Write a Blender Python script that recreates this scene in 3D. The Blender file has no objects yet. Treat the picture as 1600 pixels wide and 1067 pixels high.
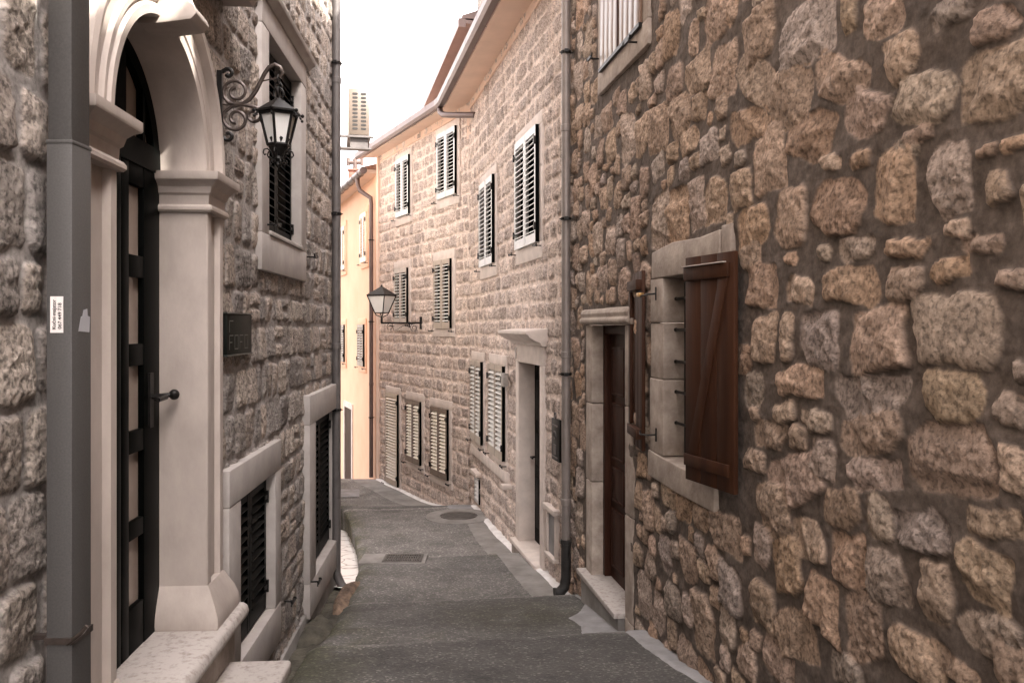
import bpy, bmesh, math, random
import numpy as np
from mathutils import Vector

random.seed(7)
SC = bpy.context.scene
COL = SC.collection
R = math.radians

# ------------------------------------------------------------------ camera, world, sun, exposure
cam_d = bpy.data.cameras.new("camera")
cam = bpy.data.objects.new("camera", cam_d)
COL.objects.link(cam)
SC.camera = cam
cam.location = (0, 0, 0)
cam.rotation_euler = (R(90), 0, 0)
cam_d.sensor_width = 36.0
cam_d.lens = 36.0 * 1300 / 1600
cam_d.shift_y = -(533.5 - 510.0) / 1600
cam_d.clip_start = 0.05
cam_d.clip_end = 500

SUN_EL, SUN_AZ = 50.0, 128.0          # azimuth clockwise from +Y
world = bpy.data.worlds.new("World")
SC.world = world
world.use_nodes = True
wn = world.node_tree.nodes
wl = world.node_tree.links
wn.clear()
sky = wn.new("ShaderNodeTexSky")
sky.sky_type = 'NISHITA'
sky.sun_disc = False
sky.sun_elevation = R(SUN_EL)
sky.sun_rotation = R(SUN_AZ)
sky.dust_density = 4.0
sky.air_density = 1.0
sky.ozone_density = 1.0
hs = wn.new("ShaderNodeHueSaturation")
hs.inputs['Saturation'].default_value = 0.12
bg = wn.new("ShaderNodeBackground")
bg.inputs['Strength'].default_value = 0.15
mixw = wn.new("ShaderNodeMix"); mixw.data_type = 'RGBA'; mixw.blend_type = 'MULTIPLY'
mixw.inputs[0].default_value = 1.0
mixw.inputs[7].default_value = (1.0, 0.915, 0.88, 1)
wo = wn.new("ShaderNodeOutputWorld")
wl.new(sky.outputs[0], hs.inputs['Color'])
wl.new(hs.outputs[0], mixw.inputs[6])
wl.new(mixw.outputs[2], bg.inputs['Color'])
wl.new(bg.outputs[0], wo.inputs['Surface'])

sun_d = bpy.data.lights.new("sun", 'SUN')
sun_d.energy = 2.2
sun_d.angle = R(0.5)
sun_d.color = (1.0, 0.93, 0.84)
sun = bpy.data.objects.new("sun", sun_d)
COL.objects.link(sun)
sdir = Vector((math.sin(R(SUN_AZ)) * math.cos(R(SUN_EL)), math.cos(R(SUN_AZ)) * math.cos(R(SUN_EL)), math.sin(R(SUN_EL))))
sun.rotation_euler = sdir.to_track_quat('Z', 'Y').to_euler()
sun.location = (6, -4, 14)

SC.view_settings.view_transform = 'Standard'
SC.view_settings.look = 'None'
SC.view_settings.gamma = 1.0
SC.view_settings.exposure = 3.25
SC.cycles.use_denoising = True
SC.cycles.max_bounces = 8
SC.cycles.diffuse_bounces = 5
SC.cycles.sample_clamp_indirect = 6.0

# ------------------------------------------------------------------ materials
def new_mat(name):
    m = bpy.data.materials.new(name)
    m.use_nodes = True
    nt = m.node_tree
    b = nt.nodes["Principled BSDF"]
    return m, nt, b

def plain(name, col, rough=0.7, metal=0.0, var=0.12, scale=8.0, bump=0.15, bscale=60.0, bdist=0.003, coat=0.0, spec=0.5,
          col2=None, stretch=(1, 1, 1), detail=6.0, ramp=(0.35, 0.7), ior=1.5):
    m, nt, b = new_mat(name)
    N, L = nt.nodes, nt.links
    tc = N.new("ShaderNodeTexCoord")
    mp = N.new("ShaderNodeMapping"); mp.inputs['Scale'].default_value = stretch
    L.new(tc.outputs['Object'], mp.inputs['Vector'])
    n1 = N.new("ShaderNodeTexNoise"); n1.inputs['Scale'].default_value = scale; n1.inputs['Detail'].default_value = detail
    n1.inputs['Roughness'].default_value = 0.65
    L.new(mp.outputs[0], n1.inputs['Vector'])
    rp = N.new("ShaderNodeValToRGB")
    if col2 is None:
        a = [max(0, c * (1 - var)) for c in col]; c2 = [min(1, c * (1 + var)) for c in col]
    else:
        a, c2 = col, col2
    rp.color_ramp.elements[0].color = (*a, 1); rp.color_ramp.elements[1].color = (*c2, 1)
    rp.color_ramp.elements[0].position = ramp[0]; rp.color_ramp.elements[1].position = ramp[1]
    L.new(n1.outputs['Fac'], rp.inputs['Fac'])
    L.new(rp.outputs['Color'], b.inputs['Base Color'])
    b.inputs['Roughness'].default_value = rough
    b.inputs['Metallic'].default_value = metal
    b.inputs['Coat Weight'].default_value = coat
    b.inputs['Specular IOR Level'].default_value = spec
    b.inputs['IOR'].default_value = ior
    if bump > 0:
        n2 = N.new("ShaderNodeTexNoise"); n2.inputs['Scale'].default_value = bscale; n2.inputs['Detail'].default_value = 5
        L.new(mp.outputs[0], n2.inputs['Vector'])
        bp = N.new("ShaderNodeBump"); bp.inputs['Strength'].default_value = bump; bp.inputs['Distance'].default_value = bdist
        L.new(n2.outputs['Fac'], bp.inputs['Height'])
        L.new(bp.outputs['Normal'], b.inputs['Normal'])
    return m

def wall_mat(name, var=0.35, s1=22.0, bs=55.0, bump=0.6, bdist=0.006):
    """stone wall: colour of each stone and of the mortar comes from the mesh, grain from noise"""
    m, nt, b = new_mat(name)
    N, L = nt.nodes, nt.links
    at = N.new("ShaderNodeAttribute"); at.attribute_name = "Col"
    tc = N.new("ShaderNodeTexCoord")
    n1 = N.new("ShaderNodeTexNoise"); n1.inputs['Scale'].default_value = s1; n1.inputs['Detail'].default_value = 8
    n1.inputs['Roughness'].default_value = 0.7
    L.new(tc.outputs['Object'], n1.inputs['Vector'])
    mr = N.new("ShaderNodeMapRange")
    mr.inputs['From Min'].default_value = 0.3; mr.inputs['From Max'].default_value = 0.7
    mr.inputs['To Min'].default_value = 1 - var; mr.inputs['To Max'].default_value = 1 + var
    L.new(n1.outputs['Fac'], mr.inputs['Value'])
    n3 = N.new("ShaderNodeTexNoise"); n3.inputs['Scale'].default_value = 60; n3.inputs['Detail'].default_value = 6
    L.new(tc.outputs['Object'], n3.inputs['Vector'])
    mr3 = N.new("ShaderNodeMapRange")
    mr3.inputs['From Min'].default_value = 0.36; mr3.inputs['From Max'].default_value = 0.52
    mr3.inputs['To Min'].default_value = 0.55; mr3.inputs['To Max'].default_value = 1.10
    L.new(n3.outputs['Fac'], mr3.inputs['Value'])
    mu = N.new("ShaderNodeMath"); mu.operation = 'MULTIPLY'
    pm = N.new("ShaderNodeMapRange"); pm.inputs['To Min'].default_value = 0.25; pm.inputs['To Max'].default_value = 1.0
    L.new(at.outputs['Alpha'], pm.inputs['Value'])
    m3 = N.new("ShaderNodeMix"); m3.data_type = 'FLOAT'; m3.inputs[2].default_value = 0.92
    L.new(pm.outputs[0], m3.inputs[0]); L.new(mr3.outputs[0], m3.inputs[3])
    L.new(mr.outputs[0], mu.inputs[0]); L.new(m3.outputs[0], mu.inputs[1])
    vm = N.new("ShaderNodeVectorMath"); vm.operation = 'SCALE'
    L.new(at.outputs['Color'], vm.inputs[0]); L.new(mu.outputs[0], vm.inputs['Scale'])
    L.new(vm.outputs[0], b.inputs['Base Color'])
    n4 = N.new("ShaderNodeTexVoronoi"); n4.inputs['Scale'].default_value = bs * 0.9
    L.new(tc.outputs['Object'], n4.inputs['Vector'])
    b.inputs['Roughness'].default_value = 0.92
    b.inputs['Specular IOR Level'].default_value = 0.25
    n2 = N.new("ShaderNodeTexNoise"); n2.inputs['Scale'].default_value = bs; n2.inputs['Detail'].default_value = 8
    n2.inputs['Roughness'].default_value = 0.7
    L.new(tc.outputs['Object'], n2.inputs['Vector'])
    bp = N.new("ShaderNodeBump"); bp.inputs['Distance'].default_value = bdist
    pb = N.new("ShaderNodeMapRange"); pb.inputs['To Min'].default_value = bump * .35; pb.inputs['To Max'].default_value = bump
    L.new(at.outputs['Alpha'], pb.inputs['Value']); L.new(pb.outputs[0], bp.inputs['Strength'])
    ad = N.new("ShaderNodeMath"); ad.operation = 'MULTIPLY_ADD'; ad.inputs[1].default_value = 0.35
    L.new(n4.outputs['Distance'], ad.inputs[0]); L.new(n2.outputs['Fac'], ad.inputs[2])
    L.new(ad.outputs[0], bp.inputs['Height'])
    L.new(bp.outputs['Normal'], b.inputs['Normal'])
    return m

def asphalt_mat(name):
    m, nt, b = new_mat(name)
    N, L = nt.nodes, nt.links
    tc = N.new("ShaderNodeTexCoord")
    v = N.new("ShaderNodeTexVoronoi"); v.inputs['Scale'].default_value = 75; v.feature = 'F1'
    L.new(tc.outputs['Object'], v.inputs['Vector'])
    sep = N.new("ShaderNodeSeparateColor"); L.new(v.outputs['Color'], sep.inputs[0])
    rp = N.new("ShaderNodeValToRGB"); cr = rp.color_ramp
    cr.elements[0].position = 0.0; cr.elements[0].color = (0.105, 0.100, 0.093, 1)
    cr.elements[1].position = 1.0; cr.elements[1].color = (0.34, 0.32, 0.30, 1)
    e = cr.elements.new(0.5); e.color = (0.13, 0.124, 0.116, 1)
    e = cr.elements.new(0.86); e.color = (0.165, 0.157, 0.147, 1)
    L.new(sep.outputs[0], rp.inputs['Fac'])
    n1 = N.new("ShaderNodeTexNoise"); n1.inputs['Scale'].default_value = 2.2; n1.inputs['Detail'].default_value = 7
    n1.inputs['Roughness'].default_value = 0.7
    L.new(tc.outputs['Object'], n1.inputs['Vector'])
    mr = N.new("ShaderNodeMapRange"); mr.inputs['From Min'].default_value = 0.3; mr.inputs['From Max'].default_value = 0.7
    mr.inputs['To Min'].default_value = 0.48; mr.inputs['To Max'].default_value = 1.28
    L.new(n1.outputs['Fac'], mr.inputs['Value'])
    at = N.new("ShaderNodeAttribute"); at.attribute_name = "Col"
    vm = N.new("ShaderNodeVectorMath"); vm.operation = 'SCALE'
    L.new(rp.outputs[0], vm.inputs[0]); L.new(mr.outputs[0], vm.inputs['Scale'])
    vm2 = N.new("ShaderNodeVectorMath"); vm2.operation = 'MULTIPLY'
    L.new(vm.outputs[0], vm2.inputs[0]); L.new(at.outputs['Color'], vm2.inputs[1])
    L.new(vm2.outputs[0], b.inputs['Base Color'])
    b.inputs['Roughness'].default_value = 0.8
    mx = N.new("ShaderNodeMath"); mx.operation = 'ADD'
    n2 = N.new("ShaderNodeTexNoise"); n2.inputs['Scale'].default_value = 45; n2.inputs['Detail'].default_value = 6
    L.new(tc.outputs['Object'], n2.inputs['Vector'])
    L.new(n2.outputs['Fac'], mx.inputs[0]); L.new(v.outputs['Distance'], mx.inputs[1])
    bp = N.new("ShaderNodeBump"); bp.inputs['Strength'].default_value = 0.7; bp.inputs['Distance'].default_value = 0.006
    L.new(mx.outputs[0], bp.inputs['Height']); L.new(bp.outputs[0], b.inputs['Normal'])
    return m

def wood_mat(name, c1, c2, rough=0.45, scale=5.0, spec=0.4, ior=1.5):
    return plain(name, c1, rough=rough, ior=ior, col2=c2, scale=scale, stretch=(6, 6, 0.5), bump=0.25, bscale=14, bdist=0.002, spec=spec, detail=8)

def glass_mat(name, col, rough=0.08):
    return plain(name, col, rough=rough, var=0.05, bump=0.0, spec=0.6)

def flag_mat(name):
    """pale limestone paving with dark irregular joints"""
    m, nt, b = new_mat(name)
    N, L = nt.nodes, nt.links
    tc = N.new("ShaderNodeTexCoord")
    v = N.new("ShaderNodeTexVoronoi"); v.inputs['Scale'].default_value = 4.5; v.feature = 'DISTANCE_TO_EDGE'
    n0 = N.new("ShaderNodeTexNoise"); n0.inputs['Scale'].default_value = 3
    L.new(tc.outputs['Object'], n0.inputs['Vector'])
    mv = N.new("ShaderNodeMix"); mv.data_type = 'RGBA'; mv.inputs[0].default_value = 0.25
    L.new(tc.outputs['Object'], mv.inputs[6]); L.new(n0.outputs['Color'], mv.inputs[7])
    L.new(mv.outputs[2], v.inputs['Vector'])
    rp = N.new("ShaderNodeValToRGB"); cr = rp.color_ramp
    cr.elements[0].position = 0.0; cr.elements[0].color = (0.28, 0.23, 0.2, 1)
    cr.elements[1].position = 0.05; cr.elements[1].color = (0.83, 0.81, 0.78, 1)
    L.new(v.outputs['Distance'], rp.inputs['Fac'])
    L.new(rp.outputs[0], b.inputs['Base Color'])
    b.inputs['Roughness'].default_value = 0.35
    n2 = N.new("ShaderNodeTexNoise"); n2.inputs['Scale'].default_value = 18; n2.inputs['Detail'].default_value = 8
    L.new(tc.outputs['Object'], n2.inputs['Vector'])
    bp = N.new("ShaderNodeBump"); bp.inputs['Strength'].default_value = 0.6; bp.inputs['Distance'].default_value = 0.012
    L.new(n2.outputs['Fac'], bp.inputs['Height']); L.new(bp.outputs[0], b.inputs['Normal'])
    return m

M = {}
M['rubble'] = wall_mat('rubble_wall', 0.40, 24, 32, 1.0, 0.024)
M['grey_wall'] = wall_mat('grey_block_wall', 0.32, 30, 60, 1.0, 0.012)
M['coursed'] = wall_mat('coursed_wall', 0.34, 22, 32, 1.0, 0.018)
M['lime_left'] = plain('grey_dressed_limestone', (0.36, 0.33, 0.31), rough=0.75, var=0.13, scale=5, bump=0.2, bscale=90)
M['lime'] = plain('dressed_limestone', (0.62, 0.545, 0.495), rough=0.75, var=0.13, scale=5, bump=0.2, bscale=90)
M['lime_arch'] = plain('arch_limestone', (0.34, 0.295, 0.265), rough=0.65, col2=(0.49, 0.43, 0.39), scale=3.0, stretch=(1, 1, .5), bump=0.3, bscale=55, detail=10)
M['lime_old'] = plain('old_limestone', (0.21, 0.175, 0.15), rough=0.85, col2=(0.39, 0.34, 0.30), scale=7, bump=0.6, bscale=40, bdist=0.006, detail=9)
M['lime_warm'] = plain('warm_old_limestone', (0.27, 0.22, 0.185), rough=0.85, col2=(0.50, 0.43, 0.37), scale=7, bump=0.6, bscale=40, bdist=0.006, detail=9)
M['speckled'] = plain('speckled_stone', (0.26, 0.22, 0.20), rough=0.6, col2=(0.43, 0.395, 0.37), scale=28, bump=0.5, bscale=60, bdist=0.004, detail=9, ramp=(0.33, 0.5))
M['green_paint'] = plain('dark_green_gloss_paint', (0.0016, 0.0021, 0.0019), rough=0.4, var=0.2, bump=0.08, bscale=40, spec=0.5, ior=1.10)
M['shutter_paint'] = plain('shutter_gloss_paint', (0.34, 0.345, 0.33), rough=0.24, var=0.15, bump=0.05, bscale=30, metal=0.75)
M['shutter_tan'] = plain('tan_shutter_paint', (0.80, 0.70, 0.56), rough=0.35, var=0.12, bump=0.1, bscale=30)
M['iron'] = plain('black_iron', (0.010, 0.009, 0.0085), rough=0.42, var=0.3, scale=30, bump=0.3, bscale=90, ior=1.3)
M['iron_brown'] = plain('brown_iron', (0.07, 0.055, 0.048), rough=0.38, var=0.3, scale=30, bump=0.3, bscale=90, metal=0.5)
M['zinc'] = plain('grey_metal_pipe', (0.11, 0.10, 0.097), rough=0.5, var=0.2, scale=6, bump=0.15, bscale=60, metal=0.2)
M['zinc_pale'] = plain('pale_metal_pipe', (0.24, 0.21, 0.195), rough=0.45, var=0.15, scale=6, bump=0.1, bscale=60, metal=0.3)
M['boot'] = plain('dark_cast_iron_boot', (0.030, 0.028, 0.027), rough=0.5, var=0.3, scale=12, bump=0.2, ior=1.3)
M['duct'] = plain('grey_painted_duct', (0.060, 0.057, 0.055), rough=0.6, var=0.18, scale=160, bump=0.3, bscale=220, bdist=0.001)
M['duct_side'] = M['duct']
M['gutter'] = plain('brown_gutter_metal', (0.13, 0.095, 0.088), rough=0.42, var=0.12, scale=4, bump=0.05, metal=0.35)
M['plaster'] = plain('peach_plaster', (0.68, 0.51, 0.41), rough=0.9, var=0.06, scale=2.5, bump=0.15, bscale=50)
M['salmon'] = plain('salmon_plaster', (0.74, 0.44, 0.29), rough=0.9, col2=(0.80, 0.52, 0.36), scale=1.2, bump=0.12, bscale=60)
M['pale_plaster'] = plain('pale_plaster', (0.68, 0.64, 0.60), rough=0.9, var=0.07, scale=2, bump=0.15)
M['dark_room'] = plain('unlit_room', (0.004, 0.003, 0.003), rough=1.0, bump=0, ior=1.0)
M['pane'] = plain('tan_obscured_glass', (0.27, 0.22, 0.185), rough=0.25, var=0.12, scale=3, bump=0.05, bscale=20)
M['lamp_glass'] = plain('frosted_glass', (0.72, 0.72, 0.70), rough=0.3, var=0.03, bump=0)
M['brown_wood'] = wood_mat('varnished_brown_wood', (0.030, 0.011, 0.0055), (0.058, 0.023, 0.011), 0.6, 3, ior=1.3)
M['door_wood'] = wood_mat('dark_door_wood', (0.030, 0.012, 0.008), (0.060, 0.026, 0.017), 0.5, 3, ior=1.2)
M['old_wood'] = wood_mat('weathered_board_wood', (0.13, 0.075, 0.05), (0.26, 0.17, 0.12), 0.3, 3, 0.6)
M['asphalt'] = asphalt_mat('exposed_aggregate_paving')
M['cement'] = plain('smooth_cement', (0.15, 0.14, 0.13), rough=0.7, col2=(0.29, 0.275, 0.26), scale=3.5, bump=0.25, bscale=50, detail=9)
M['white_cement'] = plain('pale_cement', (0.19, 0.185, 0.185), rough=0.75, col2=(0.33, 0.325, 0.33), scale=4, bump=0.3, bscale=40, detail=9)
M['fillet'] = plain('white_mortar_fillet', (0.60, 0.58, 0.57), rough=0.8, col2=(0.82, 0.81, 0.80), scale=6, bump=0.3, bscale=40)
M['earth'] = plain('damp_earth_and_rock', (0.025, 0.022, 0.016), rough=0.85, col2=(0.11, 0.10, 0.075), scale=6, bump=0.9, bscale=22, bdist=0.03, detail=10)
M['rust_rock'] = plain('rusty_rock', (0.05, 0.032, 0.022), rough=0.85, col2=(0.26, 0.18, 0.125), scale=9, bump=0.9, bscale=30, bdist=0.015, detail=10)
M['flags'] = flag_mat('pale_limestone_paving')
M['cast'] = plain('cast_iron', (0.10, 0.09, 0.082), rough=0.6, var=0.25, scale=20, bump=0.3, bscale=60, metal=0.3)
M['tiles'] = plain('clay_tiles', (0.26, 0.13, 0.09), rough=0.85, col2=(0.46, 0.28, 0.21), scale=9, bump=0.4, bscale=30)
M['brick'] = plain('red_brick', (0.12, 0.05, 0.035), rough=0.9, col2=(0.20, 0.10, 0.075), scale=14, bump=0.4)
M['pot'] = plain('sooty_clay_pot', (0.06, 0.045, 0.04), rough=0.9, col2=(0.12, 0.09, 0.08))
M['ac'] = plain('cream_ac_casing', (0.13, 0.105, 0.085), rough=0.45, var=0.05, bump=0)
M['ac_dark'] = plain('dark_vent', (0.012, 0.010, 0.009), rough=0.7, bump=0)
M['sticker'] = plain('white_sticker', (0.75, 0.70, 0.68), rough=0.5, var=0.03, bump=0)
M['scrap'] = plain('torn_paper', (0.36, 0.36, 0.38), rough=0.7, var=0.06, bump=0)
M['ink'] = plain('black_ink', (0.02, 0.015, 0.015), rough=0.6, bump=0)
M['plaque'] = plain('green_black_plaque', (0.007, 0.009, 0.007), rough=0.5, var=0.3, scale=20, bump=0.3, ior=1.2)
M['plaque_trim'] = plain('green_plaque_edge', (0.032, 0.038, 0.032), rough=0.4, bump=0)
M['brass'] = plain('brass', (0.45, 0.28, 0.12), rough=0.35, bump=0, metal=0.9)
M['greybox'] = plain('grey_plastic', (0.33, 0.31, 0.29), rough=0.5, bump=0)
M['leaf'] = plain('dry_leaves', (0.12, 0.12, 0.06), rough=0.7, var=0.3, bump=0)

# ------------------------------------------------------------------ frames (a vertical wall plane X = a + s*Y, outward normal)
class Fr:
    def __init__(self, a, s, side):
        self.a, self.s = a, s
        self.n = math.sqrt(1 + s * s)
        self.d = (s / self.n, 1 / self.n)
        self.nm = (side / self.n, -side * s / self.n)
        self.side = side
    def u(self, Y): return Y * self.n
    def P(self, u, v, w=0.0):
        return (self.a + self.d[0] * u + self.nm[0] * w, self.d[1] * u + self.nm[1] * w, v)

FL = Fr(-1.30, -0.0615, +1)
FR = Fr(1.72, -0.16, -1)
F1 = Fr(2.185, -0.22, -1)
F2 = Fr(5.785, -0.50, -1)
FF = Fr(3.83, -0.385, -1)
class World:
    def P(self, x, y, z): return (x, z, y)   # box(x0,x1,z0,z1,y0,y1)
FW = World()

# ------------------------------------------------------------------ mesh builder
class MB:
    def __init__(self):
        self.v = []; self.f = []
    def add(self, vs, fs):
        o = len(self.v)
        self.v.extend(vs); self.f.extend([tuple(i + o for i in f) for f in fs])
        return self
    def box(self, fr, u0, u1, v0, v1, w0, w1):
        c = [fr.P(u, v, w) for w in (w0, w1) for v in (v0, v1) for u in (u0, u1)]
        return self.add(c, [(0, 1, 3, 2), (4, 6, 7, 5), (0, 4, 5, 1), (2, 3, 7, 6), (0, 2, 6, 4), (1, 5, 7, 3)])
    def hexa(self, c):
        return self.add(c, [(0, 1, 3, 2), (4, 6, 7, 5), (0, 4, 5, 1), (2, 3, 7, 6), (0, 2, 6, 4), (1, 5, 7, 3)])
    def extr(self, fr, prof, u0, u1):           # prof: closed list of (w, v)
        n = len(prof)
        vs = [fr.P(u0, v, w) for w, v in prof] + [fr.P(u1, v, w) for w, v in prof]
        fs = [(i, (i + 1) % n, n + (i + 1) % n, n + i) for i in range(n)]
        fs += [tuple(range(n)), tuple(range(2 * n - 1, n - 1, -1))]
        return self.add(vs, fs)
    def poly(self, fr, pts, w0, w1):            # pts closed list of (u, v) extruded in w
        n = len(pts)
        vs = [fr.P(u, v, w0) for u, v in pts] + [fr.P(u, v, w1) for u, v in pts]
        fs = [(i, (i + 1) % n, n + (i + 1) % n, n + i) for i in range(n)]
        fs += [tuple(range(n)), tuple(range(2 * n - 1, n - 1, -1))]
        return self.add(vs, fs)
    def stack(self, fr, rings, u0, u1, w0, w1):  # rings: (v, expand)
        vs = []
        for v, e in rings:
            vs += [fr.P(u0 - e, v, w0), fr.P(u1 + e, v, w0), fr.P(u1 + e, v, w1 + e), fr.P(u0 - e, v, w1 + e)]
        fs = []
        for k in range(len(rings) - 1):
            for i in range(4):
                j = (i + 1) % 4
                fs.append((4 * k + i, 4 * k + j, 4 * k + 4 + j, 4 * k + 4 + i))
        m = 4 * (len(rings) - 1)
        fs += [(3, 2, 1, 0), (m, m + 1, m + 2, m + 3)]
        return self.add(vs, fs)
    def tube(self, path, r, n=8, caps=True):
        pts = [Vector(p) for p in path]
        rs = r if isinstance(r, (list, tuple)) else [r] * len(pts)
        t0 = (pts[1] - pts[0]).normalized()
        a = Vector((0, 0, 1)) if abs(t0.z) < 0.9 else Vector((1, 0, 0))
        nrm = t0.cross(a).normalized()
        vs = []
        for i, p in enumerate(pts):
            t = (pts[min(i + 1, len(pts) - 1)] - pts[max(i - 1, 0)]).normalized()
            nrm = (nrm - t * nrm.dot(t)).normalized()
            b = t.cross(nrm)
            for k in range(n):
                an = 2 * math.pi * k / n
                vs.append(tuple(p + (nrm * math.cos(an) + b * math.sin(an)) * rs[i]))
        fs = []
        for i in range(len(pts) - 1):
            for k in range(n):
                k2 = (k + 1) % n
                fs.append((i * n + k, i * n + k2, (i + 1) * n + k2, (i + 1) * n + k))
        if caps:
            fs.append(tuple(range(n - 1, -1, -1))); fs.append(tuple(range((len(pts) - 1) * n, len(pts) * n)))
        return self.add(vs, fs)
    def lathe(self, c, prof, n=16):              # prof: (r, z) about a vertical axis through c
        vs = []
        for r, z in prof:
            for k in range(n):
                an = 2 * math.pi * k / n
                vs.append((c[0] + r * math.cos(an), c[1] + r * math.sin(an), c[2] + z))
        fs = []
        for i in range(len(prof) - 1):
            for k in range(n):
                k2 = (k + 1) % n
                fs.append((i * n + k, i * n + k2, (i + 1) * n + k2, (i + 1) * n + k))
        fs.append(tuple(range(n - 1, -1, -1))); fs.append(tuple(range((len(prof) - 1) * n, len(prof) * n)))
        return self.add(vs, fs)
    def ball(self, c, r):
        prof = [(max(1e-4, r * math.sin(math.pi * i / 8)), -r * math.cos(math.pi * i / 8)) for i in range(9)]
        return self.lathe(c, prof, 10)

LOC = {}
def root(name, label, cat, loc, group=None):
    o = bpy.data.objects.new(name, None); COL.objects.link(o)
    o.empty_display_size = 0.1
    o.location = loc
    o['label'] = label; o['category'] = cat
    if group: o['group'] = group
    LOC[o.name] = Vector(loc)
    return o

def build(name, mb, mat, parent=None, bevel=0.0, smooth=False, loc=None, kind=None, label=None, segs=2):
    off = LOC[parent.name] if parent else Vector(loc or (0, 0, 0))
    me = bpy.data.meshes.new(name)
    me.from_pydata([(x - off.x, y - off.y, z - off.z) for x, y, z in mb.v], [], mb.f)
    bm = bmesh.new(); bm.from_mesh(me)
    bmesh.ops.recalc_face_normals(bm, faces=bm.faces)
    if bevel > 0:
        es = [e for e in bm.edges if len(e.link_faces) == 2 and e.calc_face_angle(0) > 0.5]
        bmesh.ops.bevel(bm, geom=es, offset=bevel, segments=segs, profile=0.5, affect='EDGES', clamp_overlap=True)
    bm.to_mesh(me); bm.free()
    if smooth or bevel > 0:
        me.polygons.foreach_set('use_smooth', [True] * len(me.polygons))
        try: me.set_sharp_from_angle(angle=R(35))
        except Exception: pass
    me.materials.append(mat)
    o = bpy.data.objects.new(name, me); COL.objects.link(o)
    LOC[o.name] = off
    if parent: o.parent = parent
    else: o.location = off
    if kind: o['kind'] = kind
    if label: o['label'] = label
    return o

# ------------------------------------------------------------------ noise and stone rasteriser
_tabs = {}
def vnoise(x, y, seed):
    if seed not in _tabs:
        _tabs[seed] = np.random.RandomState(seed).rand(256, 256).astype(np.float32)
    T = _tabs[seed]
    xi = np.floor(x).astype(np.int64); yi = np.floor(y).astype(np.int64)
    fx = x - xi; fy = y - yi
    fx = fx * fx * (3 - 2 * fx); fy = fy * fy * (3 - 2 * fy)
    x0 = xi & 255; x1 = (xi + 1) & 255; y0 = yi & 255; y1 = (yi + 1) & 255
    return (T[x0, y0] * (1 - fx) + T[x1, y0] * fx) * (1 - fy) + (T[x0, y1] * (1 - fx) + T[x1, y1] * fx) * fy
def fbm(x, y, f, seed, octs=4, gain=0.5):
    s = 0; a = 1; t = 0
    for i in range(octs):
        s = s + a * (vnoise(x * f + 13.7 * i, y * f + 7.1 * i, seed + i) * 2 - 1)
        t += a; a *= gain; f *= 2.03
    return s / t
def ridge(x, y, f, seed, octs=3):
    s = 0; a = 1; t = 0
    for i in range(octs):
        s = s + a * (1 - np.abs(vnoise(x * f + 3.7 * i, y * f + 9.1 * i, seed + i) * 2 - 1) * 2)
        t += a; a *= 0.5; f *= 2.1
    return s / t
def smst(a, b, x):
    t = np.clip((x - a) / (b - a), 0, 1)
    return t * t * (3 - 2 * t)

def axis(segments):
    out = []
    for a, b, st in segments:
        n = max(1, int(round((b - a) / st)))
        out.extend(np.linspace(a, b, n, endpoint=False))
    out.append(segments[-1][1])
    return np.array(out)

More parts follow.
